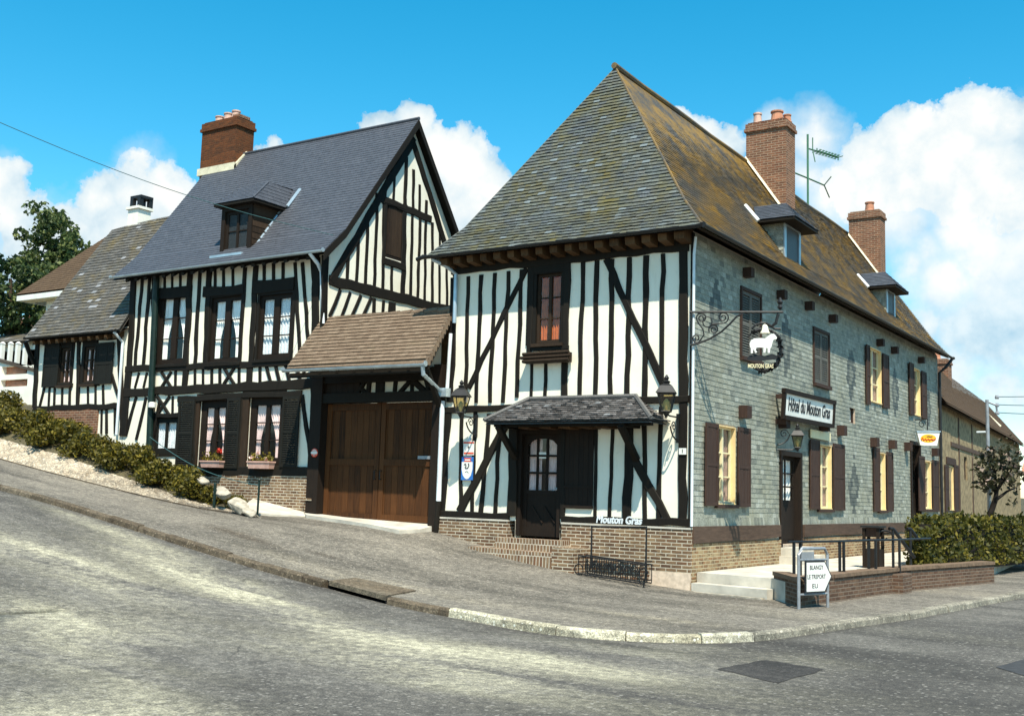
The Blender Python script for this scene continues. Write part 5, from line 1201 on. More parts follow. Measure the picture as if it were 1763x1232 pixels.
# flower rack with iron lettering
rk=thing('iron_flower_rack','black iron flower rack topped with pale script lettering against the brick plinth','flower rack',(-1.7,-.55,.2))
RP=PL('y',-.5,(1,0,0),(0,-1,0)); a=RP.px(1019,906); b=RP.px(1113,907); zb0=RP.px(1019,978)[1]; zb1=RP.px(1113,1000)[1]
m=MB(); m.tube([RP.at(a[0],zb0),RP.at(a[0],a[1]),RP.at(b[0],b[1]),RP.at(b[0],zb1)],.022,8); m.build('frame',M['iron'],rk)
c=RP.px(1065,896); m=MB(); put_text(m,'Mouton Gras',.20,RP.at(c[0],c[1]+.01),Vector((1,0,0)),zz,RP.n,.98,ext=.012,shear=.18,bold=.006); m.build('lettering',M['zinc_white'],rk)
m=MB(); tz=RP.px(1065,962)[1]; lo=tz-.34
for off in (.0,.28):
    for v in (tz,lo): m.tube([RP.at(a[0]-.12,v+.04,off),RP.at(b[0]+.12,v-.06,off)],.014,6)
    for k in range(15):
        uu=a[0]-.12+(b[0]-a[0]+.24)*k/14; m.tube([RP.at(uu,lo+.04-.1*k/14,off),RP.at(uu,tz+.04-.1*k/14,off)],.009,5)
    for k in range(7):
        uu=a[0]+(b[0]-a[0])*(k+.5)/7; vv=(tz+lo)/2-.02*k/3; m.tube([RP.at(uu+.075*math.cos(t)*(1-t/14),vv+.13*math.sin(t)*(1-t/14),off+.005) for t in np.linspace(0,9,26)],.008,5)
for uu in (a[0]-.12,b[0]+.12):
    for v in (tz,lo): m.tube([RP.at(uu,v,0),RP.at(uu,v,.28)],.014,6)
m.build('basket',M['iron'],rk)
for uu in (a[0]-.1,b[0]+.1):
    m=MB(); m.tube([RP.at(uu,lo,.28),RP.at(uu,gz(uu,-.78)-.01,.28)],.016,6); m.tube([RP.at(uu+.09*math.cos(t),lo+.12+.1*math.sin(t),.30) for t in np.linspace(0,5.5,18)],.012,5); m.build('foot',M['iron'],rk)
# trough of logs under the upstairs window
LP=PL('y',0,(1,0,0),(0,-1,0)); a=LP.px(903,616,.18); b=LP.px(980,614,.18)
lt=thing('log_trough','rustic log flower trough under the upstairs window of the corner inn','planter',(a[0],-.1,a[1]))
for k in range(3):
    m=MB(); v=a[1]-.085+.075*k; m.tube([LP.at(a[0]-.05*(k%2),v,.25),LP.at(b[0]+.05*(k%2)+.03,v+.01,.25)],.036,8); m.build('log',M['frame_brown'],lt)
m=MB(); m.box((a[0],-.23,a[1]-.12),(b[0],-.07,a[1]+.08)); m.build('trough',M['frame_brown'],lt)
# flower boxes of the tall house
def leafq(mb,p,s,c,el=.5):
    a=Vector(rng.normal(size=3)); a.normalize(); b=a.orthogonal(); b.rotate(Matrix.Rotation(U(0,6.28),3,a)); 
    p=Vector(p); mb.add([p-a*s,p+b*s*el,p+a*s,p-b*s*el],[(0,1,2,3)],c)
for (x0,x1,y0,y1,lab,red) in [(349,383,793,804,'pink flower box with one red bloom on a sill of the tall house',1),(430,469,794,806,'pink flower box with pale blooms on the sill nearest the gateway',0)]:
    A=FR.px(x0,y1,.16); B=FR.px(x1,y0,.16); fb_=thing('flower_box',lab,'flower box',(A[0],-.15,A[1]),'flower boxes on the sills of the tall house')
    m=MB(); m.hexa([(A[0]+.03,-.24,A[1]),(B[0]-.03,-.24,A[1]),(B[0]-.03,-.07,A[1]),(A[0]+.03,-.07,A[1])],[(A[0],-.27,B[1]),(B[0],-.27,B[1]),(B[0],-.06,B[1]),(A[0],-.06,B[1])]); m.box((A[0]-.01,-.28,B[1]-.03),(B[0]+.01,-.05,B[1]+.003)); m.build('box',M['planter_pink'],fb_)
    m=MB()
    for k in range(160): leafq(m,(U(A[0],B[0]),U(-.25,-.08),B[1]+abs(rng.normal(0,.10))),U(.02,.05),(U(.2,1),0,0))
    m.build('plant',M['leaf_shrub'],fb_)
    m=MB(); 
    for k in range(6 if red else 4):
        c=Vector((B[0]-.08+U(-.03,.03),-.2+U(-.03,.03),B[1]+.26+U(-.03,.03))) if red else Vector((U(A[0],B[0]),-.2,B[1]+U(.05,.2)))
        for q in range(7): leafq(m,c+Vector(rng.normal(0,.018,3)),.035,(U(0,1),0,0),.9)
    m.build('flower',M['flower_red' if red else 'flower_pink'],fb_)
# lanterns
def lantern(lab,c,s,wallpt,glass='lamp_glass'):
    L=thing('wall_lantern',lab,'lantern',c,'lanterns on the walls of the inn'); c=Vector(c); wallpt=Vector(wallpt)
    def ring(r,z): return [c+Vector((r*math.cos(t),r*math.sin(t),z)) for t in [math.pi/4+i*math.pi/2+.35 for i in range(4)]]
    b=ring(.12*s,.0); t=ring(.215*s,.34*s); m=MB()
    for i in range(4):
        m.tube([b[i],t[i]],.012*s,6); m.tube([b[i],b[(i+1)%4]],.014*s,6); m.tube([t[i],t[(i+1)%4]],.018*s,6)
    m.build('lamp_frame',M['iron'],L)
    g=MB(); e=.985
    for i in range(4):
        q=[c+(v-c)*1 for v in (b[i],b[(i+1)%4],t[(i+1)%4],t[i])]; ctr=sum(q,Vector())/4; g.quad(*[ctr+(v-ctr)*.97 for v in q])
    g.build('lamp_pane',M[glass],L)
    r=MB(); r1=ring(.265*s,.345*s); r2=ring(.17*s,.46*s); r3=ring(.155*s,.48*s); r4=ring(.06*s,.53*s); vs=r1+r2+r3+r4
    r.add(vs,[(0,3,2,1)]+[(k*4+i,k*4+(i+1)%4,(k+1)*4+(i+1)%4,(k+1)*4+i) for k in range(3) for i in range(4)]+[(12,13,14,15)]); r.lathe(c+Vector((0,0,.52*s)),[(.05*s,0),(.075*s,.04*s),(.03*s,.07*s),(.05*s,.11*s),(.012*s,.17*s)],10); r.build('lamp_cap',M['iron'],L)
    u=MB(); u.lathe(c+Vector((0,0,.02*s)),[(.02*s,0),(.05*s,.08*s),(.06*s,.16*s),(.02*s,.22*s)],10); u.build('bulb',M['bulb_white'],L)
    k=MB(); d=(c-wallpt); d.z=0; ln=d.length; d.normalize(); base=c-Vector((0,0,.05*s)); w=wallpt.copy()
    k.lathe(base,[(.10*s,.05*s),(.05*s,0),(.02*s,-.06*s)],8)
    top=Vector((w.x,w.y,base.z-.02)); k.tube([base,base-d*ln*.35-Vector((0,0,.02)),top],.016,6)
    k.tube([w+Vector((0,0,-.25))+d*(ln*.72*math.sin(t)**1.0*.9)+Vector((0,0,.42*(1-math.cos(t))*.75)) for t in np.linspace(0,1.35,12)],.016,6)
    sc=w+d*ln*.35+Vector((0,0,.0)); k.tube([sc+d*(.10*math.cos(t)*(1-t/11))+Vector((0,0,.10*math.sin(t)*(1-t/11))) for t in np.linspace(0,9,26)],.011,5)
    k.box((w.x-.025,w.y-.025,w.z-.3),(w.x+.025,w.y+.025,base.z+.05)); k.build('bracket',M['iron'],L)
    return L
c=P(1147,708,'y',-.62); w=FR.P(1167,735,.05); lantern('black wall lantern on the right-hand corner of the timbered front of the inn',c,1.0,w)
c=P(793,710,'y',-.62); w=FR.P(820,728,.04); lantern('black wall lantern at the left end of the timbered inn front beside the gateway',c,1.0,w)
c=P(1373,770,'x',.42); w=SD.P(1363,775,.03); lantern('small black lantern above the side door under the signboard',c,.78,(w.x,c.y-.25,c.z+.3))
# house number, badge and enamel plates
c=FR.px(1175.5,776.5,.06); m=MB(); bar(m,FR,c[0]-.075,c[0]+.075,c[1]-.06,c[1]+.06,.055,.075); npl=tag(m.build('number_plate',M['white_paint'],base=FR.at(*c,.06)),'small white house number plate on the corner post of the inn','plate')
m=MB(); put_text(m,'1',.09,FR.at(c[0],c[1],.078),Vector((1,0,0)),zz,FR.n,ext=.0015,bold=.003); m.build('number',M['ink'],npl)
def plate_round(px,r):
    c=FR.px(*px,.17); b=thing('round_badge','round red and white badge fixed to the left post of the gateway','badge',FR.at(*c,.17)); m=MB(); m.lathe(FR.at(*c,.165),[(r,0),(r,.012),(r*.9,.016)],20,ax=FR.n); m.build('disc',M['sign_red'],b)
    m=MB(); m.lathe(FR.at(c[0],c[1],.178),[(r*.8,0),(r*.8,.004)],20,ax=FR.n); m.build('face',M['flower_pink'],b)
    m=MB(); bar(m,FR,c[0]-r*.95,c[0]+r*.95,c[1]-.02,c[1]+.02,.178,.188); m.build('band',M['white_paint'],b)
    m=MB(); bar(m,FR,c[0]-r*.5,c[0]-r*.15,c[1]-.085,c[1]-.035,.18,.187); bar(m,FR,c[0]+r*.15,c[0]+r*.5,c[1]-.085,c[1]-.035,.18,.187); m.build('mark',M['sign_red'],b)
    m=MB(); m.box(tuple(FR.at(c[0]-.03,c[1]+r+.02,-.01)),tuple(FR.at(c[0]+.03,c[1]+r+.09,.02))); m.build('hook',M['sign_red'],b)
plate_round((541.5,779),.105)
def rel(r): 
    return lambda x,y,o:FR.at(r[0]+(r[1]-r[0])*x,r[2]+(r[3]-r[2])*y,o)
r=(FR.px(798,772,.06)[0],FR.px(816,772,.06)[0],FR.px(806,783,.06)[1],FR.px(806,759,.06)[1]); q=rel(r); pc_=thing('enamel_plate','white enamel plate with red bands and a small dark star, hung above a blue shield','sign',q(.5,.5,.06),'enamel plates at the left of the inn front')
m=MB(); bar(m,FR,*r,.05,.065); m.build('plate',M['white_paint'],pc_)
m=MB(); bar(m,FR,r[0],r[1],r[3]-.05,r[3]-.015,.065,.068); bar(m,FR,r[0]+.02,r[1]-.0,r[2]+.02,r[2]+.06,.065,.068); m.build('red_band',M['sign_red'],pc_)
m=MB(); m.prism([q(.5+.14*(1 if i%2==0 else .4)*math.sin(i*math.pi/4),.56+.13*(1 if i%2==0 else .4)*math.cos(i*math.pi/4),.066) for i in range(8)],FR.n*.003); m.build('star',M['ink'],pc_)
m=MB(); m.prism([q(.3,1.0,.055),q(.7,1.0,.055),q(.62,1.5,.055)],FR.n*.006); m.build('hanger',M['zinc'],pc_)
r=(FR.px(794.5,805,.06)[0],FR.px(814.5,805,.06)[0],FR.px(804,826,.06)[1],FR.px(804,786,.06)[1]); q=rel(r); pc_=thing('enamel_plate','blue enamel plate with a white shield, red stripes and a dark bird figure','sign',q(.5,.5,.06),'enamel plates at the left of the inn front')
m=MB(); bar(m,FR,*r,.05,.065); m.build('plate',M['sign_blue'],pc_)
m=MB(); m.prism([q(.04,.78,.066),q(.04,.45,.066),q(.16,.2,.066),q(.35,.07,.066),q(.5,.04,.066),q(.65,.07,.066),q(.84,.2,.066),q(.96,.45,.066),q(.96,.78,.066)],FR.n*.003); m.prism([q(.30,.84,.066),q(.74,.84,.066),q(.74,.9,.066),q(.30,.9,.066)],FR.n*.003); m.build('shield',M['white_paint'],pc_)
m=MB(); bar(m,FR,r[0]+.07,r[1]-.05,r[3]-.05,r[3]-.02,.066,.070); bar(m,FR,r[0]+.07,r[1]-.05,r[3]-.105,r[3]-.08,.066,.070); m.build('red_band',M['sign_red'],pc_)
m=MB(); m.tube([q(x,y,.07) for x,y in [(.26,.66),(.36,.70),(.42,.60),(.34,.56),(.42,.5),(.58,.52),(.66,.62),(.62,.72)]],.012,6); m.tube([q(x,y,.07) for x,y in [(.35,.33),(.5,.38),(.64,.31)]],.006,5); m.build('bird',M['ink'],pc_)
# hanging sign with the sheep
d=Vector((.919,.394,0)); hp=P(1189,537,'x',.05); hs=thing('hanging_sign','wrought iron hanging sign with a white sheep in a black wreath on the inn corner','hanging sign',hp)
hn=Vector((d.y,-d.x,0))
def H(px,py,o=0):
    r_=Vector(ray(px,py)); t=(hp-Vector(CAM)).dot(hn)/r_.dot(hn); return Vector(CAM)+r_*t+hn*o
m=MB(); m.tube([H(1187,537),H(1348,537)],.022,8); m.tube([H(1191,537),H(1190,594)],.018,6)
m.tube([H(x,y) for x,y in [(1188,594),(1202,591),(1222,583),(1242,571),(1258,556),(1268,545),(1277,540)]],.020,6)
def spiral(cx,cy,r,turns,ph,dirn=1,n=34): return [H(cx+r*(1-.78*i/n)*math.cos(ph+dirn*turns*6.28*i/n),cy+r*(1-.78*i/n)*math.sin(ph+dirn*turns*6.28*i/n)) for i in range(n+1)]
m.tube([H(x,y) for x,y in [(1206,585),(1212,576),(1210,566),(1203,557),(1199,549)]]+spiral(1208,547,9,1.6,3.2,1),.014,6)
m.tube([H(1206,585)]+spiral(1199,582,8,1.6,.2,1),.014,6)
m.tube(spiral(1245,546,10,1.7,1.4,-1),.014,6); m.tube(spiral(1229,567,9,1.7,2.6,1),.014,6); m.tube([H(x,y) for x,y in [(1226,558),(1236,557),(1246,556)]],.014,6); m.tube([H(1218+8*math.cos(t),554+9*math.sin(t)) for t in np.linspace(0,6.28,18)],.011,6)
m.build('bracket',M['iron'],hs)
m=MB(); m.lathe(H(1343,529)-Vector((0,0,.05)),[(.02,0),(.05,.05),(.03,.1),(.055,.15),(.015,.24)],8); m.tube([H(1340,540),H(1336,556),H(1328,562),H(1318,556)],.03,6); m.tube([H(1318,556),H(1310,556),H(1300,560),H(1294,566)],.022,6); m.tube([H(1326,560),H(1334,566),H(1344,566)],.022,6); m.build('hanger',M['iron'],hs)
m=MB()
for i in range(150):
    t=U(-2.55,2.0) if i%2 else U(-.9,1.2); rr=U(.93,1.08); p=H(1315+29*rr*math.cos(t),600+36*rr*math.sin(t)+2,U(-.04,.04)); leafq(m,p,U(.03,.07),(0,0,0),.6)
m.tube([H(1315+29*math.cos(t),602+36*math.sin(t)) for t in np.linspace(-2.3,2.2,30)],.032,6)
m.prism([H(x,y,-.012) for x,y in [(1286,617),(1290,612),(1302,610),(1315,613),(1330,609),(1340,613),(1338,618),(1310,621),(1289,620)]],hn*.03)
m.build('wreath',M['iron'],hs)
sheep=[(1290.5,592),(1293,586),(1299,583),(1308,582.5),(1317,583),(1322,579),(1327,575.5),(1332,575),(1335,578),(1337.5,581.5),(1336.5,584.5),(1332,584.5),(1329.5,590),(1328,597),(1326,600),(1325,608),(1321.5,608),(1321.5,600),(1318.5,599.5),(1317.5,607.5),(1314,607.5),(1314.5,599),(1307,598.5),(1302,599),(1301,603),(1303.5,607),(1300,608),(1298,603),(1296.5,602),(1296,608.5),(1292.5,608.5),(1292.5,600),(1291,597)]
m=MB(); m.prism([H(x,y,.02) for x,y in sheep],hn*.04); m.build('sheep',M['white_paint'],hs)
m=MB(); m.lathe(H(1317,569)-Vector((0,0,.05)),[(.09,0),(.075,.05),(.05,.14),(.02,.17)],12); m.build('lamp_bell',M['bulb_white'],hs)
m=MB(); m.prism([H(x,y,.02) for x,y in [(1286,624),(1297,627.5),(1310,628.5),(1322,627.5),(1332,624),(1331,630),(1322,633.5),(1310,634.5),(1297,633.5),(1287,630)]],hn*.015); sc=m.build('name_scroll',M['ink'],hs)
m=MB(); put_text(m,'MOUTON GRAS',.105,H(1309.5,630.6,.045),d,zz,hn,.47,ext=.003,bold=.003); m.build('lettering',M['cream_light'],sc)
# signboard over the side door
SB=[P(1351,671,'x',.30),P(1436,692,'x',.30),P(1430,738,'x',.26),P(1346,717,'x',.26)]
hb_=thing('signboard','long framed signboard with old-style lettering tilted out over the side door','signboard',SB[0])
uu=(SB[1]-SB[0]).normalized(); zt=(SB[0]-SB[3]); ht=zt.length; zt=(zt-uu*zt.dot(uu)).normalized(); sn=uu.cross(zt).normalized(); wd=(SB[1]-SB[0]).length; ht=(SB[0]-SB[3]).dot(zt); o=SB[3]+uu*((SB[0]-SB[3]).dot(uu))
BP=lambda u,v,k:o+uu*u+zt*v+sn*k
def bb(mb,u0,u1,v0,v1,k0,k1): mb.hexa([BP(u0,v0,k0),BP(u1,v0,k0),BP(u1,v1,k0),BP(u0,v1,k0)],[BP(u0,v0,k1),BP(u1,v0,k1),BP(u1,v1,k1),BP(u0,v1,k1)])
m=MB(); bb(m,.0,wd,.0,ht,-.03,.0); bd=m.build('board',M['white_paint'],hb_)
m=MB(); bb(m,-.06,wd+.06,ht-.06,ht+.04,-.05,.045); bb(m,-.05,.05,-.04,ht-.06,-.04,.035); bb(m,wd-.05,wd+.05,-.04,ht-.06,-.04,.035); bb(m,.06,wd-.06,-.05,.05,-.04,.05); m.build('frame',M['door_wood'],hb_)
m=MB(); put_text(m,'Hôtel du Mouton Gras',.42,BP(wd/2,ht*.50,.004),uu,zt,sn,wd*.84,ext=.004,bold=.008,shear=.06); m.build('lettering',M['ink'],bd)
for u_ in (.25,wd-.25):
    a=BP(u_,-.02,-.02); m=MB(); m.box((.02,a.y-.06,a.z-.12),(a.x+.02,a.y+.06,a.z-.0)); m.build('support',M['shutter_brown'],hb_)
    a=BP(u_,ht*.8,-.03); m=MB(); m.box((.02,a.y-.04,a.z-.05),(a.x,a.y+.04,a.z+.05)); m.build('support',M['shutter_brown'],hb_)
r=SD.rect(1391,1425,742,756,xr=1408); m=MB(); bar(m,SD,r[0],r[1],r[2],r[3],.05,.08); tag(m.build('small_plaque',M['cream_light'],base=SD.at(r[0],r[2],.05)),'small pale plaque under the signboard above a ground floor window','plaque')
# hanging lit-box sign further along, trapezoid with an orange oval
ys=P(1597,758,'x',.45); ls=thing('projecting_sign','white tapered projecting sign with an orange oval, near the far end of the inn','sign',ys)
n=Vector((.55,-.83,0)).normalized(); u=Vector((.83,.55,0)).normalized()
def Y(px,py,k=0):
    r_=Vector(ray(px,py)); t=(ys-Vector(CAM)).dot(n)/r_.dot(n); return Vector(CAM)+r_*t+n*k
m=MB(); m.prism([Y(1578,744,-.06),Y(1583.5,766,-.06),Y(1612,767,-.06),Y(1617,744,-.06)],n*.12); sbx=m.build('sign_box',M['white_paint'],ls)
ce=Y(1597,754.5,.062); m=MB(); ov=lambda s,k:[Y(1597+13.5*s*math.cos(t),754.5+7.2*s*math.sin(t),k) for t in np.linspace(0,6.28,25)[:-1]]
m.prism(ov(1,.0605),n*.006); m.build('oval',M['sign_yellow'],sbx)
m=MB(); m.tube([Y(x,y,.07) for x,y in [(1585,757),(1587,753),(1589,758),(1592,755),(1594,758),(1597,755),(1599,758),(1602,755.5),(1605,757.5),(1609,755)]],.022,5); m.build('red_script',M['sign_red'],sbx)
m=MB(); m.tube([Y(x,y,.07) for x,y in [(1594,751.5),(1597,750.8),(1600,751.5),(1604,751)]],.014,5); m.build('green_script',M['green_iron'],sbx)
m=MB(); 
for t0,t1 in (((1578,743.5),(1617,743.5)),): m.prism([Y(1577,744,-.08),Y(1618,744,-.08),Y(1618,741.5,-.08),Y(1577,741.5,-.08)],n*.16)
m.build('sign_cap',M['zinc'],ls)
m=MB(); c=Y(1597,740); m.tube([c,c+Vector((0,0,.35)),Vector((.0,c.y+.3,c.z+.35))],.02,6); m.tube([Vector((c.x*.55,c.y+.15,c.z+.2))+Vector((.1*math.cos(t),.07*math.cos(t),.13*math.sin(t)))*(1-t/12) for t in np.linspace(0,8,24)],.014,5); m.build('bracket',M['iron'],ls)
# television aerial on the ridge
b=P(1391,360,'x',-2.85); t=P(1391,232,'x',-2.85); an=thing('television_aerial','green television aerial with two arms on the roof ridge between the chimneys','aerial',b)
m=MB(); m.tube([b-Vector((0,0,.3)),Vector((b.x,b.y,t.z))],.036,8); m.build('mast',M['antenna_green'],an)
zb=P(1391,256,'x',-2.85).z; e=P(1443,271,'z',zb); s0=Vector((b.x,b.y,zb)); m=MB(); m.tube([s0,e],.025,6); m.build('boom',M['antenna_green'],an)
dd=(e-s0).normalized(); sd=Vector((dd.y,-dd.x,0))
for k in range(8):
    p=s0.lerp(e,.3+.7*k/7); m=MB(); m.tube([p-Vector((0,0,.10)),p+Vector((0,0,.10))],.02,6); m.tube([p-sd*.2,p+sd*.2],.014,6); m.build('element',M['antenna_green'],an)
m=MB(); p=s0.lerp(e,.16); m.tube([p+Vector((0,0,.42)),p,p+Vector((.08,0,-.42))],.018,6); m.build('reflector',M['antenna_green'],an)
zb=P(1391,307,'x',-2.85).z; s0=Vector((b.x,b.y,zb)); e=P(1419,319,'z',zb); f=P(1369,298,'z',zb); m=MB(); m.tube([f,s0,e],.025,6); m.build('boom',M['antenna_green'],an)
m=MB(); m.tube([e,e+(P(1431,304,'z',zb+.2)-e)*1],.018,6); m.tube([e,P(1428,340,'z',zb-.3)],.022,6); m.build('element',M['antenna_green'],an)
# pole and wires at the right
pb=P(1706,983,'z',.0); tz_=P(1706,691,'x',pb.x).z; up=thing('utility_pole','slim grey metal pole with insulators standing behind the hedge at the right','pole',pb)
m=MB(); m.tube([pb-Vector((0,0,.3)),Vector((pb.x,pb.y,tz_))],[.06,.045],10); m.build('mast',M['metal_grey'],up)
ca=Vector((pb.x,pb.y,P(1706,745,'x',pb.x).z)); m=MB(); m.tube([ca,ca-Vector((.42,-.1,0))*.7],.03,6); m.build('arm',M['zinc_white'],up)
m=MB(); q=Vector((pb.x,pb.y,tz_-.05)); m.tube([q,q+Vector((.22,.1,-.1)),q+Vector((.24,.12,-.35))],.03,6)
for k in range(3): m.lathe(q+Vector((.24,.12,.08-.22*k)),[(.05,0),(.06,.04),(.04,.1)],8)
m.build('insulator_rack',M['metal_grey'],up)
for k,(y1,lb) in enumerate(((679,'highest'),(697,'middle'),(713,'lowest'))):
    a=q+Vector((.24,.12,.14-.22*k)); e=P(1850,y1-10,'y',pb.y+22); m=MB(); m.tube([a.lerp(e,i/8)-Vector((0,0,.12*math.sin(i/8*3.14))) for i in range(9)],.012,5)
    tag(m.build('overhead_wire',M['wire'],base=a),'%s of the three wires running right from the slim metal pole'%lb,'wire','wires at the right-hand pole')
a=P(-90,172,'y',-9); e=Vector((-9.3,1.0,8.86)); e=P(574,405,'x',-9.24); m=MB(); m.tube([a.lerp(e,i/16)-Vector((0,0,.25*math.sin(i/16*3.14))) for i in range(17)],.008,5); tag(m.build('overhead_wire',M['wire'],base=e),'single wire crossing the sky at the left down to the tall house gable','wire')
# post, cable and stones by the planted bank
pp=G(443,890); pz=P(443,826,'y',pp.y).z; m=MB(); m.tube([pp-Vector((0,0,.2)),Vector((pp.x,pp.y,pz))],.024,8); m.lathe((pp.x,pp.y,pz-.02),[(.03,0),(.035,.03),(.015,.06)],8); cp=tag(m.build('cable_post',M['green_iron'],base=pp),'dark green iron post on the pavement end of the planted bank','post','posts of the bank cable')
p2=P(369,862,'y',-1.9); m=MB(); z2=P(369,834,'y',-1.9).z; m.tube([p2-Vector((0,0,.3)),Vector((p2.x,p2.y,z2))],.034,8); m.lathe((p2.x,p2.y,z2-.01),[(.04,0),(.035,.04),(.015,.06)],8); tag(m.build('cable_post',M['green_iron'],base=p2),'shorter dark green post among the shrubs beside white stones','post','posts of the bank cable')
a=Vector((pp.x,pp.y,pz-.12)); e=P(258,752,'y',-.25); m=MB(); m.tube([a.lerp(e,i/12)-Vector((0,0,.22*math.sin(i/12*3.14))) for i in range(13)],.009,5); tag(m.build('barrier_cable',M['wire'],base=a),'thin sagging cable from the green post to the tall house wall','cable')
def rock(c,r,lab):
    bm=bmesh.new(); ax=Vector((1,.1,-.42)).normalized(); up=Vector((.35,-.45,.82)).normalized(); sd=ax.cross(up).normalized(); up=sd.cross(ax)
    for k in range(26):
        v=Vector(rng.normal(size=3)).normalized(); v=Vector([math.copysign(abs(q)**.6,q) for q in v]); bm.verts.new(Vector(c)+ax*v.x*r[0]+sd*v.y*r[1]+up*v.z*r[2])
    h=bmesh.ops.convex_hull(bm,input=bm.verts); 
    for v in [v for v in bm.verts if not v.link_faces]: bm.verts.remove(v)
    bmesh.ops.bevel(bm,geom=list(bm.edges),offset=.012,segments=1,affect='EDGES')
    bm.verts.index_update(); m=MB(); m.add([v.co.copy() for v in bm.verts],[tuple(v.index for v in f.verts) for f in bm.faces]); bm.free()
    tag(m.build('stone',M['stone_white'],base=c),lab,'stone','white stones at the foot of the bank')
for (x,y,r,yy,lab) in [(350,828,.13,-1.55,'smallest white stone, highest on the planted bank'),(383,848,.19,-1.75,'rounded white stone just below the short green post'),(412,870,.23,-1.9,'large white stone at the low end of the shrubs'),(429,882,.15,-1.95,'white stone next to the tall green post at the pavement')]:
    c=P(x,y,'y',yy); rock(c,(r*1.25,r*.8,r*.5),lab)
# gully in the kerb: slab over a dark opening
gi=thing('drain_inlet','concrete drain slab over a dark opening in the kerb','drain',kp[7])
A=[G(*q) for q in [(566,1001),(664,1027),(716,1018),(612,996)]]
m=MB(); t=[Vector((p.x,p.y,gz(p.x,p.y)+.02)) for p in A]; m.hexa([p-Vector((0,0,.075)) for p in t],t,(.3,0,.5)); m.build('slab',M['kerbstone'],gi)
m=MB(); o=[Vector((p.x,p.y,gz(p.x,p.y)-.4)) for p in A]; k=[p+Vector((0,0,.345)) for p in o]; m.quad(o[2],o[3],k[3],k[2]); m.quad(o[1],o[2],k[2],k[1]); m.quad(o[3],o[0],k[0],k[3]); m.quad(*o); m.build('opening',M['ink'],gi)

# ================================================================== PLANTS
def shrub_proto(name,lab,leafmat,n,r,h,ls,seed):
    global rng; rng=np.random.default_rng(seed); random.seed(seed)
    t=thing(name,lab,'shrub',(0,0,0)); mb=MB()
    lumps=[(Vector((U(-.55,.55)*r,U(-.45,.45)*r,h*U(.25,.75))),U(.35,.6)*r) for _ in range(9)]
    for k in range(n):
        c,lr=lumps[k%9]; v=Vector(rng.normal(size=3)); v.normalize(); rad=lr*(U(.35,1)**.5)*(1.25 if U(0,1)<.08 else 1); p=c+Vector((v.x,v.y,v.z*.8))*rad
        if p.z<0: p.z=U(0,.1)
        leafq(mb,p,ls*U(.5,1.3),(min(1,max(0,rng.normal(.42,.28))),0,0),.42)
    mb.build('foliage',M[leafmat],t)
    m=MB()
    for k in range(9):
        c=lumps[k][0]; m.tube([(U(-.05,.05),U(-.05,.05),-.1),(c.x*.5,c.y*.5,c.z*.5),tuple(c)],[.022,.016,.006],5)
    m.build('stems',M['bark'],t); return t
where=['beside the white stones','above the white stones','in front of the left shutter of the tall house','under the dark lower window of the tall house','by the green pipe of the tall house','in front of the slanting timbers of the tall house','between the tall house and the cottage','in front of the white panels of the cottage','below the right cottage shutter','against the brick plinth of the cottage','below the left cottage window','at the left corner of the cottage','below the white garden wall','left of the cottage below the two openings','at the left edge of the bank','at the far left end of the bank']
protos=[shrub_proto('shrub','green shrub',l,1500,.85,.85,.075,s) for l,s in (('leaf_shrub',3),('leaf_shrub',8),('leaf_shrub',21))]
spots=[(-10.75,.40,.36),(-11.45,.44,.50),(-12.1,.36,.62),(-12.75,.52,.66),(-13.55,.38,.70),(-14.2,.54,.70),(-15.0,.38,.72),(-15.75,.54,.72),(-16.6,.38,.74),(-17.5,.54,.74),(-18.4,.38,.76),(-19.4,.54,.78),(-20.5,.38,.80),(-21.7,.46,.86),(-23.0,.40,.86),(-24.7,.44,1.0)]
used=set(); hts=['low','rounded','spreading','bushy']
for i,(x,t,s) in enumerate(spots):
    p=bank(x,t); k=i%3; lab='%s yellow-green shrub on the bank %s'%(hts[i%4],where[i])
    if k not in used:
        o=protos[k]; o.location=p; o.scale=(s,s,s); o.rotation_euler=(0,0,U(0,6)); used.add(k)
    else: o=copy_thing(protos[k],p,U(0,6),s)
    o['label']=lab; o['group']='shrubs on the planted bank'
# second row fills the upper bank
wh2=['behind the green pipe','close to the tall house corner','close to the cottage wall','behind the left cottage window shrub','left of the cottage corner','under the garden wall']
for i,(x,t,s) in enumerate([(-13.3,.72,.5),(-15.1,.74,.55),(-18.5,.70,.55),(-20.3,.70,.6),(-23.2,.66,.8),(-26.5,.5,1.15)]):
    o=copy_thing(protos[(i+1)%3],bank(x,t),U(0,6),s,'dark leafy shrub in the back row of the bank %s'%wh2[i]); o['group']='shrubs on the planted bank'
# hedge behind the low wall
hg=thing('hedge','clipped dark green hedge behind the low brick wall at the right','hedge',(2.6,8,.3)); mb=MB(); rng=np.random.default_rng(77); random.seed(77)
HA=Vector((2.80,6.3,.3)); HB=Vector((4.6,24,.2))
for k in range(16000):
    t=U(0,1)**1.4; c=HA.lerp(HB,t); yy=(HB.y-HA.y)*t; w=.95*min(1,.12+(yy/2.2)**.7); hh=1.09*min(1,.45+(yy/1.5)**.6*.6)+.08*math.sin(yy*2.1)+.05*math.sin(yy*5.3+1)
    f=U(0,1); a=U(-w,0); z=U(.0,hh)
    if f<.4: z=hh*(1-.9*abs(a/w+.5)**3)+rng.normal(0,.06)
    elif f<.88: a=-.22*(z/hh)**3+.06*math.sin(yy*3.1+z*4)+rng.normal(0,.06) if f<.72 else -w+rng.normal(0,.05)
    leafq(mb,(c.x+a,c.y+U(-.1,.1),.27+z),U(.03,.075),(min(1,max(0,rng.normal(.40+.18*math.sin(yy*4.3+z*6),.24))),0,0),.5)
mb.build('foliage',M['leaf_hedge'],hg)
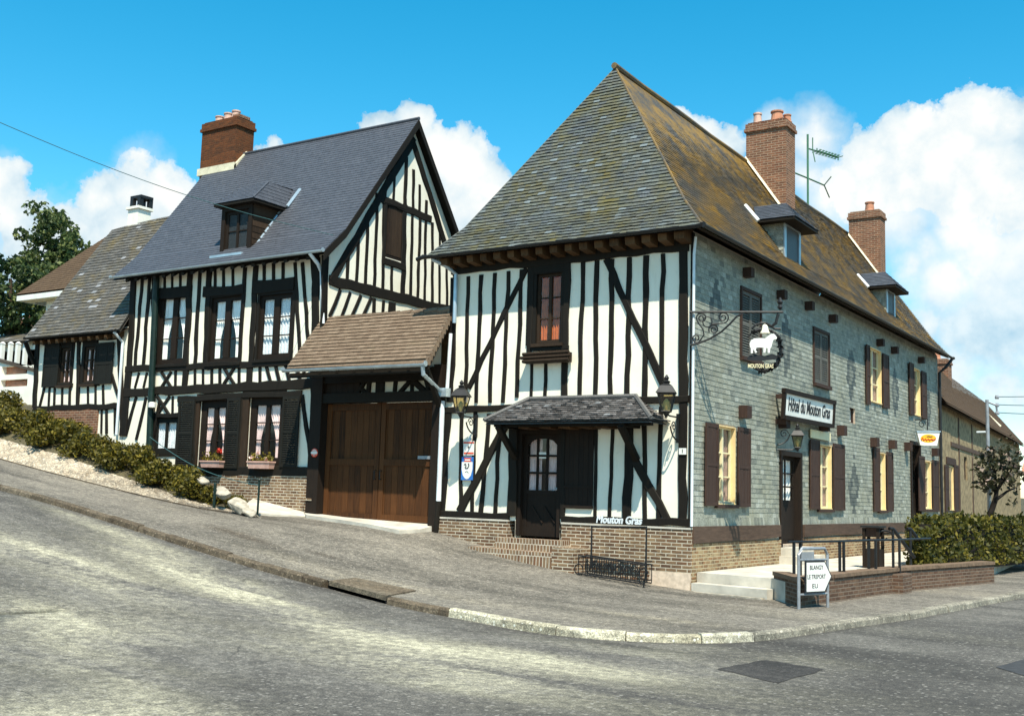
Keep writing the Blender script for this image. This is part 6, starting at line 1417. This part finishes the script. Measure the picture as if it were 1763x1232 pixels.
mb=MB(); mb.prism([(HA.x-.25,HA.y+.5,.2),(HA.x-.08,HA.y+.5,.2),(HB.x-.14,HB.y,.2),(HB.x-.85,HB.y,.2),(HA.x-.55,HA.y+2.6,.2)],(0,0,1.1)); mb.build('stems',M['bark_dark'],hg)
def tree(name,lab,cat,base,trunk,limbs,blobs,nleaf,ls,leafmat,bark='bark',group=None,flat=.85,tone=(.42,.26),hollow=.25):
    t=thing(name,lab,cat,base,group); m=MB(); m.tube(trunk[0],trunk[1],9)
    for l in limbs:
        a,b=Vector(l[0]),Vector(l[1]); md=a.lerp(b,.5)+Vector((U(-.1,.1),U(-.1,.1),.12*(b-a).length)); m.tube([a,md,b],[l[2],l[2]*.65,l[2]*.25],6)
        for q in range(3): e=md.lerp(b,U(.2,1)); m.tube([e,e+Vector(rng.normal(0,.28*(b-a).length,3))],[l[2]*.3,l[2]*.1],5)
    m.build('trunk',M[bark],t); mb=MB(); tot=sum(b[1]**2 for b in blobs)
    for c,r in blobs:
        c=Vector(c); sub=[(c+Vector(rng.normal(0,.5*r,3)),r*U(.28,.5)) for _ in range(11)]
        for k in range(int(nleaf*r*r/tot)):
            sc_,sr_=sub[k%11]; v=Vector(rng.normal(size=3)); v.normalize(); p=sc_+v*sr_*(U(hollow,1)**.6); leafq(mb,p,ls*U(.5,1.3),(min(1,max(0,rng.normal(*tone))),0,0),.55)
    mb.build('crown',M[leafmat],t); return t
def tp(px,py,y,dy=0): return P(px,py,'y',y)+Vector((0,dy,0))
y=20; b=tp(92,600,y); tree('broadleaf_tree','green broadleaf tree with a rounded airy crown behind the cottage at the left','tree',b,([b-Vector((0,0,3)),tp(92,520,y),tp(90,440,y)],[.3,.22,.09]),[(tp(92,520,y),tp(60,450,y),.1),(tp(92,500,y),tp(120,440,y),.1),(tp(91,470,y),tp(85,390,y),.08),(tp(92,530,y),tp(115,490,y,1),.09)],[(tp(80,385,y),1.25),(tp(98,405,y,.6),1.3),(tp(62,435,y),1.4),(tp(112,435,y),1.25),(tp(88,460,y,.8),1.9),(tp(55,490,y),1.5),(tp(105,490,y,-.5),1.6),(tp(75,530,y),1.9)],9000,.15,'leaf_tree',hollow=.45)
y=17; b=tp(20,600,y); tree('dark_tree','dark dense tree with a low crown at the left edge beside the broadleaf tree','tree',b,([b-Vector((0,0,3)),tp(18,480,y)],[.25,.1]),[(tp(20,560,y),tp(40,500,y),.08),(tp(19,540,y),tp(0,490,y),.08)],[(tp(2,495,y),1.3),(tp(38,505,y),1.4),(tp(15,540,y),1.8),(tp(45,555,y,1),1.2)],5000,.15,'leaf_tree',tone=(.30,.24),hollow=.4)
y=13; b=tp(-28,640,y); T0=tp(-30,115,y); t=thing('conifer','tall dark conifer whose branch tips enter at the left edge','tree',b); m=MB(); m.tube([b-Vector((0,0,3)),T0],[.3,.04],8); m.build('trunk',M['bark_dark'],t); mb=MB(); hgt=T0.z-b.z
for k in range(64):
    f=k/64; z=b.z+hgt*(.08+.9*f); L=(1.75*(1-f)**.8+.35)*U(.7,1.2); ang=k*2.4
    for q in range(115):
        s=U(.1,1)**.7; c=Vector((T0.x+math.cos(ang)*L*s,y+math.sin(ang)*L*s,z-.35*s*L*.5+.12*s*s)); leafq(mb,c+Vector(rng.normal(0,.07+.10*(1-s),3)),U(.05,.13),(U(0,1),0,0),.3)
mb.build('crown',M['leaf_conifer'],t)
y=13.0; b=P(1700,930,'y',y); tq=lambda x,z,d=0:P(x,z,'y',y)+Vector((0,d,0))
tree('small_tree','small leaning tree with sparse dark leaves above the hedge at the right','tree',b,([b-Vector((0,0,1.0)),tq(1703,890),tq(1714,858),tq(1716,842)],[.10,.085,.07,.05]),[(tq(1712,862),tq(1748,838,.2),.05),(tq(1715,850),tq(1735,815),.045),(tq(1715,845),tq(1710,795),.045),(tq(1714,850),tq(1692,815,.3),.04),(tq(1716,845),tq(1750,800,-.3),.035)],[(tq(1712,795),.50),(tq(1694,806,.2),.42),(tq(1735,795),.52),(tq(1748,822,.2),.42),(tq(1718,822,-.3),.5),(tq(1700,832),.3)],850,.07,'leaf_blossom','bark_dark',tone=(.40,.26),hollow=.5)
for i,(x,yy,r) in enumerate([(-60,45,4.5),(-52,38,4),(-70,38,5)]):
    b=Vector((x,yy,7)); tree('background_tree',['dark tree farthest back behind the small red roofed house','dark tree just behind the white house at the far left','dark tree at the left edge far behind the white house'][i],'tree',b,([b-Vector((0,0,2)),b+Vector((0,0,4))],[.4,.15]),[(b+Vector((0,0,2)),b+Vector((1.5,0,5)),.15)],[(b+Vector((U(-2,2),U(-2,2),U(2.2,4.5))),r*U(.4,.6)) for _ in range(6)],5000,.3,'leaf_conifer',group='trees far behind the houses')

# ================================================================== LIGHT, SKY, CAMERA
Ld=Vector((-.86,1.0,-2.1)); Sd=-Ld.normalized()
sun=bpy.data.lights.new('sun','SUN'); sun.energy=5.0; sun.angle=math.radians(.53); sun.color=(1.0,.94,.81)
so=bpy.data.objects.new('sun',sun); COL.objects.link(so); so.rotation_euler=Ld.to_track_quat('-Z','Y').to_euler(); so.location=(10,-20,40)
w=bpy.data.worlds.new('World'); SC.world=w; w.use_nodes=True; nt=w.node_tree; nt.nodes.clear()
class WN(NT):
    def __init__(s,t): s.t=t; s.N=t.nodes
t=WN(nt); out=t.n('OutputWorld')
sky=t.n('TexSky',sky_type='NISHITA'); sky.sun_disc=False; sky.sun_elevation=math.asin(Sd.z); sky.sun_rotation=math.atan2(Sd.x,Sd.y); sky.altitude=100; sky.air_density=1.0; sky.dust_density=.4; sky.ozone_density=2.2
hsv=t.n('HueSaturation',{'Hue':.474,'Saturation':1.46,'Value':1.16,'Color':sky.outputs[0]})
bg1=t.n('Background',{'Color':hsv.outputs[0],'Strength':.117})
dirv=t.n('TexCoord').outputs['Generated']
def vm(op,a,b=None):
    x=t.n('VectorMath',operation=op)
    for i,v in ((0,a),(1,b)):
        if v is None: continue
        if isinstance(v,bpy.types.NodeSocket): nt.links.new(v,x.inputs[i])
        else: x.inputs[i].default_value=v
    return x
nz=t.n('TexNoise',{'Vector':dirv,'Scale':11.0,'Detail':7,'Roughness':.58}).outputs['Color']
wd_=vm('SUBTRACT',nz,(.5,.5,.5)).outputs[0]; sc_=vm('SCALE',wd_); sc_.inputs['Scale'].default_value=.085
wdir=vm('ADD',dirv,sc_.outputs[0]).outputs[0]
def cloud_field(bl):
    acc=None
    for (px,py,r) in bl:
        d=Vector(ray(px,py)).normalized(); dist=vm('DISTANCE',wdir,tuple(d)).outputs['Value']
        v=t.math('MULTIPLY_ADD',dist,-FL/(r*1.22),1.0)
        acc=v if acc is None else t.math('SMOOTH_MAX',acc,v,.15)
    return acc
solid=[(235,335,62),(165,330,48),(300,352,60),(200,395,80),(120,380,45),(40,360,52),(-10,330,50),(70,400,55),(330,400,60),(468,262,30),(440,268,22),(640,232,42),(700,228,44),(608,230,24),(790,300,68),(750,270,44),(850,325,48),(810,370,66),(870,370,40),
       (1215,225,45),(1250,250,44),(1190,210,24),(1510,265,60),(1560,240,52),(1490,320,60),(1690,215,62),(1740,230,54),(1650,255,50),(1720,300,80),(1610,300,60),(1450,300,42),(1560,320,45),(1660,330,55),(1740,340,50),(1590,210,30)]
thin=[(1400,225,60),(1330,230,46),(1440,330,90),(1540,380,110),(1660,390,110),(1390,300,60),(1740,430,90),(1640,480,70),(1700,560,85),(1600,560,50),(1740,600,80),(1660,610,60),(1720,670,60),(1480,420,60),(1620,490,90),(1690,440,60),(1560,470,60),(1750,520,70),(1640,640,60),(1700,420,80),(1640,400,75),(1500,380,50),(1590,440,75),(1730,480,75),(1650,575,60),(1700,585,75),(1745,570,60),(1600,560,26),(240,420,120),(800,430,90),(60,450,90),(-150,350,120),(1900,300,160),(2050,500,200),(-300,500,200),(1850,560,140)]
f1=cloud_field(solid); f2=cloud_field(thin)
fb1=t.n('TexNoise',{'Vector':dirv,'Scale':30.0,'Detail':9,'Roughness':.66}).outputs['Fac']
fb2=t.n('TexNoise',{'Vector':dirv,'Scale':9.0,'Detail':6,'Roughness':.6}).outputs['Fac']
a1=t.math('ADD',f1,t.math('MULTIPLY_ADD',fb1,.85,-.43)); d1=t.ramp(a1,[(.12,(0,0,0)),(.17,(.55,.55,.55)),(.30,(1,1,1))])
a2=t.math('ADD',f2,t.math('MULTIPLY_ADD',fb2,1.3,-.60)); d2=t.ramp(a2,[(.05,(0,0,0)),(.40,(.5,.5,.5)),(.80,(.92,.92,.92))])
dens=t.math('MAXIMUM',d1,d2)
fb3=t.n('TexNoise',{'Vector':vm('ADD',dirv,(.012,-.02,-.03)).outputs[0],'Scale':14.0,'Detail':7,'Roughness':.6}).outputs['Fac']; shade=t.math('ADD',t.math('MULTIPLY',t.math('MAXIMUM',f1,t.math('MULTIPLY',f2,.85)),.40),t.math('MULTIPLY_ADD',fb3,1.2,-.12))
cc=t.ramp(shade,[(.42,(.44,.63,.76)),(.64,(.72,.83,.88)),(.90,(1,.985,.94))])
bg2=t.n('Background',{'Color':cc,'Strength':.69})
mx=t.n('MixShader',{0:dens,1:bg1.outputs[0],2:bg2.outputs[0]}); nt.links.new(mx.outputs[0],out.inputs[0])

cam=bpy.data.cameras.new('camera'); co=bpy.data.objects.new('camera',cam); COL.objects.link(co)
Rm=Matrix(((RR[0][0],-RR[0][1],-RR[0][2]),(RR[1][0],-RR[1][1],-RR[1][2]),(RR[2][0],-RR[2][1],-RR[2][2])))
co.matrix_world=Matrix.Translation(Vector(CAM))@Rm.to_4x4()
cam.sensor_width=36; cam.sensor_fit='HORIZONTAL'; cam.lens=FL/PW*36; cam.clip_end=2000; cam.clip_start=.1
SC.camera=co
vs_=SC.view_settings; vs_.view_transform='Standard'; vs_.look='None'; vs_.exposure=.66; vs_.gamma=1; vs_.use_curve_mapping=False
